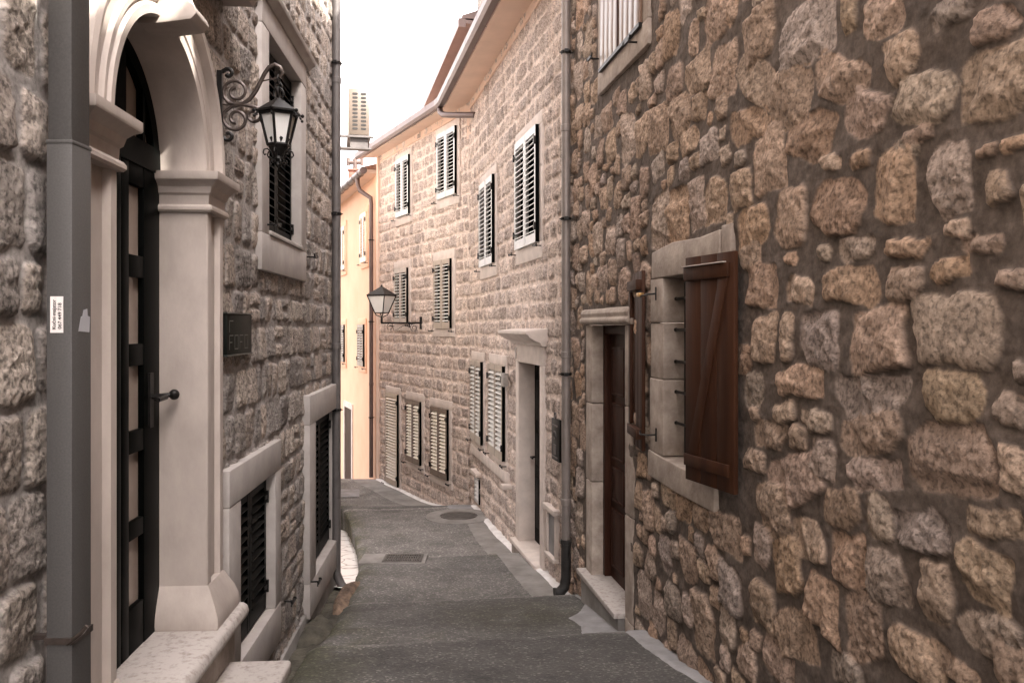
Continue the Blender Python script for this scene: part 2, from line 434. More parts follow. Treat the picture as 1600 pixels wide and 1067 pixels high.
def stone_wall(name, fr, useg, vseg, stones, mortar, mat, parent, holes=(), hole_fn=None, seed=1,
               mort_amp=0.008, rock_amp=0.012, warp=0.02, edge=0.10, mort_var=0.18, blotch=0.25, rf=1.0, poly=False, chips=3, back=-0.10):
    us = axis(useg); vs = axis(vseg)
    nu, nv = len(us), len(vs)
    U, V = np.meshgrid(us, vs, indexing='ij')
    WU = fbm(U, V, 5.5, seed, 3) * warp * 2 + fbm(U, V, 22, seed + 40, 2) * warp * 0.7
    WV = fbm(U, V, 5.5, seed + 10, 3) * warp * 2 + fbm(U, V, 22, seed + 50, 2) * warp * 0.7
    RK = ridge(U + WU, V + WV, 9 * rf, seed + 20, 4) * 0.55 + fbm(U, V, 34, seed + 30, 2, 0.7) * 0.55 + ridge(U, V, 27, seed + 90, 2) * 0.35
    FN = fbm(U, V, 9, seed + 60, 4)
    LO = fbm(U, V, 2.0, seed + 70, 3)
    H = fbm(U, V, 6, seed + 80, 5, 0.6) * mort_amp + LO * 0.006
    C = np.empty((nu, nv, 3), np.float32)
    mm = (1 + FN * mort_var + LO * 0.12)[..., None]
    C[:] = np.array(mortar, np.float32) * mm
    TOP = np.full((nu, nv), -9.0)
    MK = np.zeros((nu, nv), np.float32)
    rs = np.random.RandomState(seed + 5)
    for s in stones:
        cu, cv, a, b, ang, n, rel, col, sm = s
        m = max(a, b) * 1.25 + warp * 2
        i0, i1 = np.searchsorted(us, (cu - m, cu + m)); j0, j1 = np.searchsorted(vs, (cv - m, cv + m))
        if i1 - i0 < 2 or j1 - j0 < 2: continue
        sl = (slice(i0, i1), slice(j0, j1))
        x = U[sl] - cu + WU[sl]; y = V[sl] - cv + WV[sl]
        if ang:
            ca, sa = math.cos(ang), math.sin(ang)
            x, y = x * ca + y * sa, -x * sa + y * ca
        r = (np.abs(x / a) ** n + np.abs(y / b) ** n) ** (1.0 / n)
        if poly:
            r2 = 0
            for q in range(8):
                th = math.pi / 4 * q + (rs.uniform(-.14, .14) if q % 2 == 0 else rs.uniform(-.3, .3))
                c_, s_ = math.cos(th), math.sin(th)
                rho = (a * abs(c_) + b * abs(s_)) * (rs.uniform(.94, 1.04) if q % 2 == 0 else rs.uniform(.74, 1.15))
                r2 = r2 + np.maximum(0, (x * c_ + y * s_) / rho) ** 22
            r = r2 ** (1 / 22.)
        r = r * (1 + edge * FN[sl])
        mask = smst(1.03, 0.95, r)
        gx, gy = rs.uniform(-1, 1, 2) * 0.22 * (1 - sm)
        dome = 1 - np.clip(r, 0, 1) ** 5
        h = rel * (0.35 + 0.65 * dome) + (x * gx + y * gy) * 0.5 + RK[sl] * rock_amp * (1 - 0.8 * sm)
        # one or two chipped planes
        for _ in range(chips):
            t = rs.uniform(0, 6.283); dx, dy = math.cos(t), math.sin(t)
            pl = rel * 1.25 - (x * dx + y * dy - 0.35 * min(a, b)) * rs.uniform(0.25, 0.7) * (1 - sm)
            h = np.minimum(h, pl + RK[sl] * rock_amp * 0.5)
        h = np.maximum(h, -0.004)
        hh = H[sl] * (1 - mask) + mask * h
        upd = (mask > 0.02) & (h * mask >= TOP[sl] - 1e-9)
        Hs = H[sl]; Hs[upd] = hh[upd]
        Ts = TOP[sl]; Ts[upd] = (h * mask)[upd]
        cc = np.array(col, np.float32) * (1 + blotch * FN[sl] + 0.18 * RK[sl])[..., None]
        k = (mask * upd)[..., None]
        Cs = C[sl]; Cs[:] = Cs * (1 - k) + cc * k
        Ms = MK[sl]; Ms[:] = np.maximum(Ms, k[..., 0])
    C = np.clip(C, 0.01, 0.9)
    # vertices
    P = np.empty((nu, nv, 3))
    P[..., 0] = fr.a + fr.d[0] * U + fr.nm[0] * H
    P[..., 1] = fr.d[1] * U + fr.nm[1] * H
    P[..., 2] = V
    keep = np.ones((nu - 1, nv - 1), bool)
    uc = (us[:-1] + us[1:]) / 2; vc = (vs[:-1] + vs[1:]) / 2
    for (a, b, c, d) in holes:
        keep &= ~(((uc > a) & (uc < b))[:, None] & ((vc > c) & (vc < d))[None, :])
    if hole_fn is not None:
        UC, VC = np.meshgrid(uc, vc, indexing='ij')
        keep &= ~hole_fn(UC, VC)
    ii, jj = np.nonzero(keep)
    a0 = ii * nv + jj
    if fr.side > 0: quads = np.stack([a0, a0 + 1, a0 + nv + 1, a0 + nv], 1)[:, ::1]
    else: quads = np.stack([a0, a0 + nv, a0 + nv + 1, a0 + 1], 1)
    off = LOC[parent.name]
    P = P.reshape(-1, 3) - np.array(off)
    used = np.zeros(nu * nv, bool); used[quads.ravel()] = True
    remap = np.cumsum(used) - 1
    P = P[used]; quads = remap[quads]; CC = C.reshape(-1, 3)[used]; MM = MK.ravel()[used]
    me = bpy.data.meshes.new(name)
    me.vertices.add(len(P)); me.vertices.foreach_set('co', P.astype(np.float32).ravel())
    me.loops.add(quads.size); me.loops.foreach_set('vertex_index', quads.astype(np.int32).ravel())
    me.polygons.add(len(quads))
    me.polygons.foreach_set('loop_start', np.arange(0, quads.size, 4, dtype=np.int32))
    me.polygons.foreach_set('loop_total', np.full(len(quads), 4, np.int32))
    me.update(calc_edges=True)
    me.polygons.foreach_set('use_smooth', np.ones(len(quads), bool))
    at = me.color_attributes.new('Col', 'FLOAT_COLOR', 'POINT')
    ca = np.ones((len(P), 4), np.float32); ca[:, :3] = CC; ca[:, 3] = MM
    at.data.foreach_set('color', ca.ravel())
    me.materials.append(mat)
    o = bpy.data.objects.new(name, me); COL.objects.link(o)
    o.parent = parent; LOC[o.name] = off
    return o

def inb(p, rects, m=0.0):
    return any(a - m < p[0] < b + m and c - m < p[1] < d + m for a, b, c, d in rects)

def coursed(u0, u1, v0, v1, hmin, hmax, wmin, wmax, gap, rel, cols, seed, n=5.0, jitter=0.0, avoid=(), sm=0.0):
    rs = random.Random(seed); out = []
    v = v0
    while v < v1:
        h = rs.uniform(hmin, hmax); u = u0 - rs.uniform(0, wmax)
        while u < u1:
            w = rs.uniform(wmin, wmax)
            c = rs.choice(cols); k = rs.uniform(0.78, 1.18)
            gh = gap * rs.uniform(0.7, 1.6)
            if w > 1.6 * wmin and jitter > 0 and rs.random() < jitter:     # split in two thin stones
                out.append((u + w / 2, v + h * 0.26, w / 2 - gh / 2, h * 0.25 - gh / 2, rs.uniform(-.03, .03), n, rel, [x * k for x in c], sm))
                out.append((u + w / 2, v + h * 0.76, w / 2 - gh / 2, h * 0.24 - gh / 2, rs.uniform(-.03, .03), n, rel, [x * k for x in c], sm))
            else:
                out.append((u + w / 2, v + h / 2, w / 2 - gh / 2, h / 2 - gh / 2, rs.uniform(-.03, .03), n + rs.uniform(-1, 1), rel * rs.uniform(0.7, 1.3), [x * k for x in c], sm))
            u += w
        v += h
    return out

# ------------------------------------------------------------------ street levels (eye height is z = 0)
SX = [-8, 0, 2, 4.4, 5.3, 5.305, 7.1, 7.105, 9.26, 9.265, 12.4, 12.43, 14.6, 17, 21.6, 45]
SZ = [-1.2, -1.5, -1.56, -1.87, -1.975, -2.075, -2.305, -2.40, -2.515, -2.595, -2.665, -2.86, -3.08, -3.12, -3.95, -6]
def S(x, y):
    yy = y - 0.13 * x * (y < 12)
    return np.interp(yy, SX, SZ)
GX = [-8, 4.3, 6, 8.2, 9, 12, 14, 22, 45, 90]
GZ = [-1.9, -2.2, -2.44, -2.62, -2.80, -3.0, -3.35, -4.35, -6.3, -7]
def G(y): return np.interp(y, GX, GZ)
EY = [-8, 2, 4.43, 5.6, 6.4, 7.25, 8.76, 9.95, 11.3, 12.0, 12.4, 13.2, 14.5, 17, 45]
EX = [-1.6, -1.25, -1.2, -1.31, -1.36, -1.42, -1.60, -1.85, -2.2, -2.42, -2.6, -3.6, -5.0, -6.5, -9]
def right_x(y):
    r = np.where(y < 7.75, 1.72 - .16 * y, np.where(y < 12.85, 2.185 - .22 * y, 5.785 - .5 * y))
    return np.where(y > 17.05, 3.83 - .385 * y, r) + 0.06

def grid_mesh(name, X, Y, Z, mat, kind=None, col=None, skirt=None):
    nu, nv = X.shape
    vs = np.stack([X, Y, Z], -1).reshape(-1, 3)
    i, j = np.meshgrid(np.arange(nu - 1), np.arange(nv - 1), indexing='ij')
    a = (i * nv + j).ravel()
    q = np.stack([a, a + nv, a + nv + 1, a + 1], 1)
    me = bpy.data.meshes.new(name)
    me.from_pydata(vs.tolist(), [], q.tolist())
    me.update()
    bm = bmesh.new(); bm.from_mesh(me)
    bmesh.ops.recalc_face_normals(bm, faces=bm.faces)
    if sum(f.normal.z for f in bm.faces) < 0: bmesh.ops.reverse_faces(bm, faces=bm.faces)
    bm.to_mesh(me); bm.free()
    me.polygons.foreach_set('use_smooth', [True] * len(me.polygons))
    if col is not None:
        at = me.color_attributes.new('Col', 'FLOAT_COLOR', 'POINT')
        ca = np.ones((nu * nv, 4), np.float32); ca[:, :3] = col.reshape(-1, 3)
        at.data.foreach_set('color', ca.ravel())
    me.materials.append(mat)
    o = bpy.data.objects.new(name, me); COL.objects.link(o)
    if kind: o['kind'] = kind
    return o

# ground: one large sheet of damp earth and rock under everything
gx = np.concatenate([np.linspace(-60, -3, 14)[:-1], np.linspace(-3, 0.6, 90), np.linspace(0.6, 60, 14)[1:]])
gy = np.concatenate([np.linspace(-30, 3, 8)[:-1], np.linspace(3, 10, 170), np.linspace(10, 90, 60)[1:]])
X, Y = np.meshgrid(gx, gy, indexing='ij')
Z = G(Y) + fbm(X, Y, 2.2, 900, 5, 0.6) * 0.07 * ((X > -3) & (X < .6) & (Y > 3) & (Y < 10))
grid_mesh('ground', X, Y, Z, M['earth'], 'structure')

# street: exposed aggregate paving in long shallow steps, with a vertical edge on its left
ys = []
for a, b in zip([-8, 0, 4, 5.0, 5.6, 6.8, 7.4, 9.0, 9.5, 12.2, 12.7, 17], [0, 4, 5.0, 5.6, 6.8, 7.4, 9.0, 9.5, 12.2, 12.7, 17, 45]):
    st = {(5.0, 5.6): .012, (6.8, 7.4): .012, (9.0, 9.5): .012, (12.2, 12.7): .012}.get((a, b), .05 if b <= 17 else 1.0)
    ys.extend(np.arange(a, b, st))
ys = np.array(ys)
t = np.linspace(0, 1, 110)
Yg, T = np.meshgrid(ys, t, indexing='ij')
lx = np.interp(ys, EY, EX) + fbm(ys, ys * 0 + 3.3, 3.0, 321, 4, 0.6) * 0.03
rx = right_x(ys)
Xg = lx[:, None] * (1 - T) + rx[:, None] * T
Zg = S(Xg, Yg) + fbm(Xg, Yg, 1.6, 77, 4) * 0.012 + fbm(Xg, Yg, 14, 78, 2) * 0.002
# round the broken left edge, then fold it down
ed = np.clip((Xg - lx[:, None]) / 0.10, 0, 1)
Zg -= (1 - ed) ** 2 * 0.035
Xs = np.concatenate([Xg[:, :1] + 0.05, Xg[:, :1] + 0.01, Xg], 1); Ys = np.concatenate([Yg[:, :1], Yg[:, :1], Yg], 1)
Zs = np.concatenate([Zg[:, :1] - 0.9, Zg[:, :1] - 0.12, Zg], 1)
Dl = Xs - lx[:, None]; Dr = rx[:, None] - Xs
moss = np.clip(1 - Dl / (0.22 + 0.35 * (Ys < 6) + 0.15 * fbm(Xs, Ys, 3, 501, 4)), 0, 1) * np.clip(fbm(Xs, Ys, 5, 505, 4) * 1.6 + 0.7, 0, 1)
moss = np.maximum(moss, np.clip(fbm(Xs, Ys, 2.2, 515, 4) * 2.2 - 0.6, 0, 1) * 0.6)
cc = np.ones(Xs.shape + (3,), np.float32)
cc = cc * (1 - moss[..., None]) + np.array([0.62, 0.64, 0.40]) * moss[..., None]
cc *= (1 + 0.18 * fbm(Xs, Ys, 1.1, 611, 3))[..., None]

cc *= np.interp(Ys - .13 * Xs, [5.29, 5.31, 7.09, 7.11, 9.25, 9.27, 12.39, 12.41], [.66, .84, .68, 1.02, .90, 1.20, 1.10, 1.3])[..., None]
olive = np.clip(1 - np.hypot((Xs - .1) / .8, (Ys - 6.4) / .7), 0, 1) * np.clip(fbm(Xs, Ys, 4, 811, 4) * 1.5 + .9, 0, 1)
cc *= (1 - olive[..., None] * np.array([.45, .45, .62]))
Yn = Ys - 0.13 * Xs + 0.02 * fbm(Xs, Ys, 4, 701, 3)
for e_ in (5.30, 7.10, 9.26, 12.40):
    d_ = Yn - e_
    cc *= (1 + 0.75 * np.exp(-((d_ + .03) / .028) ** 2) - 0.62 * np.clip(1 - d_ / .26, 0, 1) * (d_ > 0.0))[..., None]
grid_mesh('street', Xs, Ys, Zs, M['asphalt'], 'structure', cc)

# lower path: pale limestone paving left of the street, past the house corner
px_ = np.linspace(-9, -0.9, 60); py_ = np.linspace(0, 1, 60)
X, T2 = np.meshgrid(px_, py_, indexing='ij')
y0 = 8.30 + 0.35 * fbm(X, X * 0, 2.5, 33, 3) + np.clip(-1.5 - X, 0, 2) * 0.3
Y = y0 * (1 - T2) + 13.2 * T2
grid_mesh('lower_path', X, Y, G(Y) + 0.05 + fbm(X, Y, 2, 910, 3) * 0.02, M['flags'], 'structure')

def strip(name, pts_l, pts_r, mat, lift=0.006, n=40, m=8, rag=0.0, seed=0, kind='structure'):
    """sheet on the street between two polylines given as (x, y)"""
    tt = np.linspace(0, 1, n)
    def res(p):
        p = np.array(p, float); k = np.linspace(0, 1, len(p))
        return np.stack([np.interp(tt, k, p[:, 0]), np.interp(tt, k, p[:, 1])], 1)
    a, b = res(pts_l), res(pts_r)
    if rag: a[:, 0] += fbm(tt * 6, tt * 0, 1.0, seed + 3, 5, 0.7) * rag
    s = np.linspace(0, 1, m)
    X = a[:, None, 0] * (1 - s) + b[:, None, 0] * s
    Y = a[:, None, 1] * (1 - s) + b[:, None, 1] * s
    Z = S(X, Y) + fbm(X, Y, 1.6, 77, 4) * 0.012 + lift
    Z[:, 0] -= lift + 0.004
    return grid_mesh(name, X, Y, Z, mat, kind)

def rxf(y): return float(right_x(np.array(float(y)))) - 0.03
ych = [7.2, 8.2, 9.2, 10.2, 11.2, 12.3]
strip('gutter_channel', [(rxf(y) - 0.40 + 0.03 * math.sin(y * 3), y) for y in ych], [(rxf(y), y) for y in ych], M['cement'], 0.008, 80, 10, 0.03, 5)
strip('wall_foot_fillet', [(rxf(y) - 0.15, y) for y in ych], [(rxf(y) + .03, y) for y in ych], M['fillet'], 0.022, 80, 5, 0.03, 15)
strip('cement_patch', [(0.54, 7.1), (0.60, 6.75), (0.50, 6.45), (0.42, 6.3), (0.49, 6.0), (0.47, 5.75), (0.48, 5.5)],
      [(rxf(y), y) for y in (7.1, 6.8, 6.4, 6.1, 5.8, 5.5)], M['white_cement'], 0.010, 60, 10, 0.03, 25)
strip('cement_strip', [(0.72, 5.45), (0.80, 5.0), (0.92, 4.5), (1.05, 4.0), (1.15, 3.4), (1.3, 2.6), (1.5, 1.2)],
      [(rxf(y), y) for y in (5.45, 5.0, 4.5, 4.0, 3.4, 2.6, 1.2)], M['white_cement'], 0.010, 80, 8, 0.05, 35)
yc2 = [12.5, 13.2, 14.0, 14.6, 15.3, 16.0, 16.9]
strip('far_gutter', [(rxf(y) - 0.62, y) for y in yc2], [(rxf(y) + 0.02, y) for y in yc2], M['cement'], 0.012, 60, 8, 0.03, 45)
strip('far_fillet', [(rxf(y) - 0.16, y) for y in yc2], [(rxf(y) + 0.05, y) for y in yc2], M['fillet'], 0.03, 60, 5, 0.02, 55)
strip('far_slab', [(-4.5, 15.0), (-4.5, 15.9)], [(-2.75, 15.0), (-2.9, 15.8)], M['white_cement'], 0.012, 12, 8)
strip('crest_patch', [(-0.9, 12.05), (-1.0, 12.38)], [(-0.40, 12.05), (-0.46, 12.38)], M['white_cement'], 0.012, 12, 8, 0.05, 4)

# manhole cover in its cement collar
mz = float(S(np.array(-0.74), np.array(11.55)))
rt = root('manhole_cover', 'round brown cast iron manhole cover in a pale cement ring near the crest', 'manhole cover', (-0.74, 11.55, mz))
mb = MB(); mb.lathe((-0.74, 11.55, mz), [(0.001, 0.03), (0.245, 0.03), (0.25, 0.026), (0.25, -0.03)], 40)
for k in range(5):
    y = 11.55 - 0.14 + k * 0.07; w = math.sqrt(0.22 ** 2 - (y - 11.55) ** 2)
    mb.box(FW, -0.74 - w, -0.74 + w, mz + 0.0295, mz + 0.034, y - 0.012, y + 0.012)
build('lid', mb, M['cast'], rt, smooth=False)
mb = MB(); mb.lathe((-0.74, 11.55, mz), [(0.262, 0.0), (0.262, 0.026), (0.30, 0.028), (0.46, 0.022), (0.47, -0.03)], 40)
o = build('collar', mb, M['cement'], rt, smooth=False)
# drain grate
dz = float(S(np.array(-1.15), np.array(8.95)))
rt = root('drain_grate', 'rectangular slotted metal drain grate set across the left of the street', 'drain grate', (-1.18, 8.95, dz))
mb = MB()
x0, x1, y0_, y1_ = -1.38, -0.96, 8.80, 9.10
mb.box(FW, x0, x1, dz - 0.03, dz + 0.022, y0_, y0_ + .02).box(FW, x0, x1, dz - 0.03, dz + 0.022, y1_ - .02, y1_)
mb.box(FW, x0, x0 + .02, dz - 0.03, dz + 0.022, y0_ + .02, y1_ - .02).box(FW, x1 - .02, x1, dz - 0.03, dz + 0.022, y0_ + .02, y1_ - .02)
build('frame', mb, M['cast'], rt)
mb = MB()
for k in range(15):
    x = x0 + 0.03 + k * (x1 - x0 - 0.06) / 14
    mb.box(FW, x - 0.007, x + 0.007, dz + 0.005, dz + 0.02, y0_ + 0.02, y1_ - .02)
for yy in (8.90, 9.0): mb.box(FW, x0 + .02, x1 - .02, dz + 0.003, dz + 0.018, yy - .006, yy + .006)
build('bars', mb, M['cast'], rt)
mb = MB(); mb.box(FW, x0 - .24, x0, dz - .03, dz + .016, 8.76, 9.13).box(FW, x1, x1 + .04, dz - .03, dz + .016, 8.76, 9.13)
mb.box(FW, x0, x1, dz - .03, dz + .016, 8.76, 8.80).box(FW, x0, x1, dz - .03, dz + .016, 9.10, 9.13)
mb.box(FW, x0 + .02, x1 - .02, dz - .03, dz + .0035, 8.82, 9.08)
build('surround', mb, M['cement'], rt)

# rusty rock at the broken street edge
def rock(name, label, c, sx, sy, sz, mat, seed):
    bm = bmesh.new(); bmesh.ops.create_icosphere(bm, subdivisions=4, radius=1)
    co = np.array([v.co[:] for v in bm.verts])
    d = 1 + 0.35 * fbm(co[:, 0] * 1.3 + co[:, 2] * .7, co[:, 1] * 1.3 - co[:, 2], 1.2, seed, 4, 0.6)
    for v, k, q in zip(bm.verts, d, co):
        v.co = Vector((q[0] * sx * k, q[1] * sy * k, q[2] * sz * k))
    me = bpy.data.meshes.new(name); bm.to_mesh(me); bm.free()
    me.polygons.foreach_set('use_smooth', [True] * len(me.polygons)); me.materials.append(mat)
    o = bpy.data.objects.new(name, me); COL.objects.link(o); o.location = c
    o['label'] = label; o['category'] = 'rock'
    return o
rock('rock', 'rusty brown rock jutting from the broken street edge below the corner drainpipe', (-1.52, 7.75, -2.58), 0.12, 0.42, 0.15, M['rust_rock'], 5)
rock('rock', 'dark mossy rock slab lying against the foot of the grey stone house', (-1.62, 6.75, -2.60), 0.20, 0.40, 0.18, M['earth'], 15)

# ------------------------------------------------------------------ window and shutter builders
M['slat_sheen_white'] = plain('white_slat_sheen', (0.66, 0.66, 0.64), rough=0.3, var=0.06, bump=0.0)  # these shutter tones paint in reflections on dark green gloss shutters
M['frame_sheen_white'] = plain('white_shutter_sheen', (0.55, 0.56, 0.56), rough=0.3, var=0.08, bump=0.05, bscale=20)  # reflected sky put into the frame colour
M['frame_sheen_beige'] = plain('beige_shutter_sheen', (0.42, 0.36, 0.30), rough=0.35, var=0.1, bump=0.05, bscale=20)
M['frame_sheen_brown'] = plain('brown_shutter_sheen', (0.17, 0.13, 0.10), rough=0.4, var=0.12, bump=0.05, bscale=20)  # reflection of the walls opposite painted as brown
M['slat_sheen_cream'] = plain('cream_slat_sheen', (0.86, 0.79, 0.66), rough=0.3, var=0.04, bump=0.0)  # light caught by the lower louvres, painted as cream
M['slat_sheen_beige'] = plain('beige_slat_sheen', (0.66, 0.55, 0.42), rough=0.35, var=0.05, bump=0.0)
M['frame_door_sheen'] = plain('beige_door_shutter_sheen', (0.42, 0.34, 0.26), rough=0.35, var=0.1, bump=0.05, bscale=20)
SLATS = {'white_shutter_sheen': 'slat_sheen_white', 'beige_shutter_sheen': 'slat_sheen_white', 'brown_shutter_sheen': 'slat_sheen_cream', 'beige_door_shutter_sheen': 'slat_sheen_beige'}
def shutter(fr, u0, u1, v0, v1, w, mat, parent, pitch=0.056, stile=0.05, rail=0.075, th=0.036, slat_mat=None, name='shutter', label=None, midrail=None):
    mb = MB()
    mb.box(fr, u0, u0 + stile, v0, v1, w, w + th).box(fr, u1 - stile, u1, v0, v1, w, w + th)
    mb.box(fr, u0 + stile, u1 - stile, v0, v0 + rail * 1.3, w + .002, w + th - .002).box(fr, u0 + stile, u1 - stile, v1 - rail, v1, w + .002, w + th - .002)
    if midrail: mb.box(fr, u0 + stile, u1 - stile, midrail - .03, midrail + .03, w + .002, w + th - .002)
    nfr = len(mb.f)
    lo, hi = v0 + rail * 1.3, v1 - rail
    n = int((hi - lo) / pitch); p = (hi - lo) / n
    wi, wo = w + 0.003, w + th + 0.004
    for k in range(n):
        c = lo + p * (k + 0.5)
        a = 0.0095 if v1 > 0 else 0.0155
        vals = []
        for uu in (u0 + stile - .004, u1 - stile + .004):
            vals.append([fr.P(uu, c + a + .004, wi), fr.P(uu, c + a - .004, wi), fr.P(uu, c - a + .004, wo), fr.P(uu, c - a - .004, wo)])
        A, B = vals
        mb.hexa([A[0], B[0], A[1], B[1], A[2], B[2], A[3], B[3]])
    nsl = len(mb.f)
    light = mat.name in SLATS
    if light:
        mb.box(fr, u0 - .004, u0 - .0002, v0, v1, w, w + th + .001).box(fr, u1 + .0002, u1 + .004, v0, v1, w, w + th + .001)
    o = build(name, mb, mat, parent, label=label)
    if light:
        o.data.materials.append(M[SLATS[mat.name]]); o.data.materials.append(M['green_paint'])
        idx = [0] * nfr + [1] * (nsl - nfr) + [2] * (len(mb.f) - nsl)
        o.data.polygons.foreach_set('material_index', idx)
    return o

def hinge(fr, u, v, w, parent, sgn):
    mb = MB()
    mb.box(fr, u - .012, u + .012, v - .04, v + .04, w, w + .02)
    mb.box(fr, min(u, u + sgn * .07), max(u, u + sgn * .07), v - .011, v + .011, w + .005, w + .014)
    return build('hinge', mb, M['iron'], parent)

def hook(fr, u, v, w, parent):
    mb = MB()
    mb.tube([fr.P(u, v, w - .02), fr.P(u, v, w + .07)], .007, 6)
    mb.box(fr, u - .05, u + .05, v - .009, v + .009, w + .06, w + .075)
    mb.poly(fr, [(u - .05, v), (u - .075, v + .022), (u - .06, v - .002), (u - .075, v - .018)], w + .062, w + .073)
    mb.ball(fr.P(u + .055, v + .005, w + .067), .014)
    return build('shutter_hook', mb, M['iron'], parent)

def surround_mb(fr, u0, u1, v0, v1, lw, rw, top, bot, proud, depth, gap=0.0015):
    mb = MB()
    mb.box(fr, u0 - lw, u1 + rw, v1, v1 + top, -depth, proud)
    mb.box(fr, u0 - lw, u1 + rw, v0 - bot, v0, -depth, proud)
    mb.box(fr, u0 - lw, u0, v0 + gap, v1 - gap, -depth, proud - .002)
    mb.box(fr, u1, u1 + rw, v0 + gap, v1 - gap, -depth, proud - .002)
    return mb

HOLES = {'L': [], 'R': [], '1': [], '2': [], 'F': []}
def window(key, fr, house, Y0, Y1, v0, v1, lw=.13, rw=.13, top=.14, bot=.16, proud=.03, depth=.14, shut_w=None, leaves=2, mat=None,
           stone=None, pitch=.056, hooks=True, slat=True, midrail=None, hgap=0.0):
    u0, u1 = fr.u(Y0), fr.u(Y1)
    mb = surround_mb(fr, u0, u1, v0, v1, lw, rw, top, bot, proud, depth)
    win = build('window', mb, stone or M['lime'], house, bevel=.006)
    mb = MB().box(fr, u0, u1, v0, v1, -depth - .03, (-depth + .02) if shut_w is not None else -.004)
    build('dark_opening', mb, M['dark_room'], win)
    HOLES[key].append((u0 - lw * .5, u1 + rw * .5, v0 - bot * .5, v1 + top * .5))
    w = proud + .003 if shut_w is None else shut_w
    mt = mat or M['shutter_paint']
    e = 0.012 if shut_w is None else -0.006
    n = leaves
    du = (u1 - u0 + 2 * e) / n
    for k in range(n):
        a = u0 - e + k * du + (.003 if k else 0); b = u0 - e + (k + 1) * du - (.003 if k < n - 1 else 0)
        s = shutter(fr, a, b, v0 - e + .01, v1 + e - .01, w, mt, win, pitch=pitch, midrail=midrail)
        if k in (0, n - 1):
            sg = 1 if k == 0 else -1
            uu = a if k == 0 else b
            for vv in (v0 + .16, v1 - .16):
                hinge(fr, uu, vv, w + .034, win, sg)
    if hooks:
        hook(fr, u0 - .06 - lw * .3, v0 - .05, proud, win)
        hook(fr, u1 + .06 + rw * .3, v0 - .05, proud, win)
    return win

# ================================================================== LEFT HOUSE (grey stone, arched doorway)
HL = root('stone_house', 'grey block stone house with pale arched doorway filling the left side', 'house', FL.P(4.0, -2.3, 0))
LU0, LU1 = -8.0, 8.56
UC, VC_, RAD = FL.u(3.558), 0.755, 0.54
# windows
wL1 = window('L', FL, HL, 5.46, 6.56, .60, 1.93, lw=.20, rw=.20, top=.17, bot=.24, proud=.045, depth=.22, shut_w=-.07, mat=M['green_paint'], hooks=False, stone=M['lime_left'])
mb = MB().extr(FL, [(0, 2.10), (.055, 2.10), (.075, 2.125), (.10, 2.14), (.11, 2.17), (.03, 2.19), (0, 2.19)], FL.u(5.20), FL.u(6.86))
build('hood', mb, M['lime_left'], wL1, bevel=.003)
mb = MB().box(FL, FL.u(5.46), FL.u(6.56), .601, .63, -.10, .055)
build('sill', mb, M['lime_left'], wL1, bevel=.004)
hook(FL, FL.u(5.40), .66, .045, wL1); hook(FL, FL.u(6.95), .58, .02, wL1)
wL2 = window('L', FL, HL, 4.72, 5.60, -1.90, -.98, lw=.24, rw=.17, top=.20, bot=.26, proud=.055, depth=.22, shut_w=-.045, mat=M['green_paint'], hooks=False, stone=M['lime_left'])
wL3 = window('L', FL, HL, 7.10, 8.28, -2.12, -.81, lw=.28, rw=.16, top=.24, bot=.28, proud=.065, depth=.22, shut_w=-.045, mat=M['green_paint'], hooks=False, stone=M['lime_left'])
hook(FL, FL.u(6.12), -2.02, .0, wL2); hook(FL, FL.u(6.85), -2.10, .065, wL3)

def arch_hole(U, V):
    d = np.hypot(U - UC, V - VC_)
    return ((np.abs(U - UC) < RAD + .20) & (V < VC_ + .001) & (V > -1.9)) | ((V >= VC_) & (d < RAD + .20))
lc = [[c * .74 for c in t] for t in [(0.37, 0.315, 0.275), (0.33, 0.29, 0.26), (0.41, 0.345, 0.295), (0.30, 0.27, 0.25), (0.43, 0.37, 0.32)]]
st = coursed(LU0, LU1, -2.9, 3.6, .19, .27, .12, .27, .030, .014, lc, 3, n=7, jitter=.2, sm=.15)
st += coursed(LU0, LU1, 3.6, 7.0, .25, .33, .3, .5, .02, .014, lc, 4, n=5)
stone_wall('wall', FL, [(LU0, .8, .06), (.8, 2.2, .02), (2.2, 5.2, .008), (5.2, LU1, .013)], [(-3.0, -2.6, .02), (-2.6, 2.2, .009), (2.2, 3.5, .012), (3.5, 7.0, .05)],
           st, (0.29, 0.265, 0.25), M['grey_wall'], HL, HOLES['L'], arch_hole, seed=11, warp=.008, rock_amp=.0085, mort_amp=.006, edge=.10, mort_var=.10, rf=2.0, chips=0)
# rest of the house body
mb = MB()
a = FL.P(LU0, -3.2, 0); b = FL.P(LU1, -3.2, 0); LT = 7.0
mb.add([(b[0] - .02, b[1], -3.2), (b[0] - 6, b[1] - .1, -3.2), (b[0] - 6, b[1] - .1, LT), (b[0] - .02, b[1], LT)], [(0, 1, 2, 3)])
build('end_wall', mb, M['lime_old'], HL)
mb = MB().add([(a[0] - .02, a[1], -3.2), (a[0] - 6, a[1], -3.2), (a[0] - 6, a[1], LT), (a[0] - .02, a[1], LT)], [(3, 2, 1, 0)])
build('end_wall', mb, M['lime_old'], HL)
mb = MB().extr(FL, [(.28, 7.0), (.28, 7.1), (-3.0, 8.2), (-6.4, 7.1), (-6.4, 7.0)], LU0 - .2, LU1 + .2)
build('roof', mb, M['tiles'], HL)
# inside face so that openings stay dark
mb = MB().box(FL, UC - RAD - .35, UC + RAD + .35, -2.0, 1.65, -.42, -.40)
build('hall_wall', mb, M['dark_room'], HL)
# cement plinth at the foot of the wall
mb = MB().box(FL, FL.u(5.62), FL.u(8.5), -3.0, -2.36, -.02, .035)
build('plinth', mb, M['cement'], HL, bevel=.01)

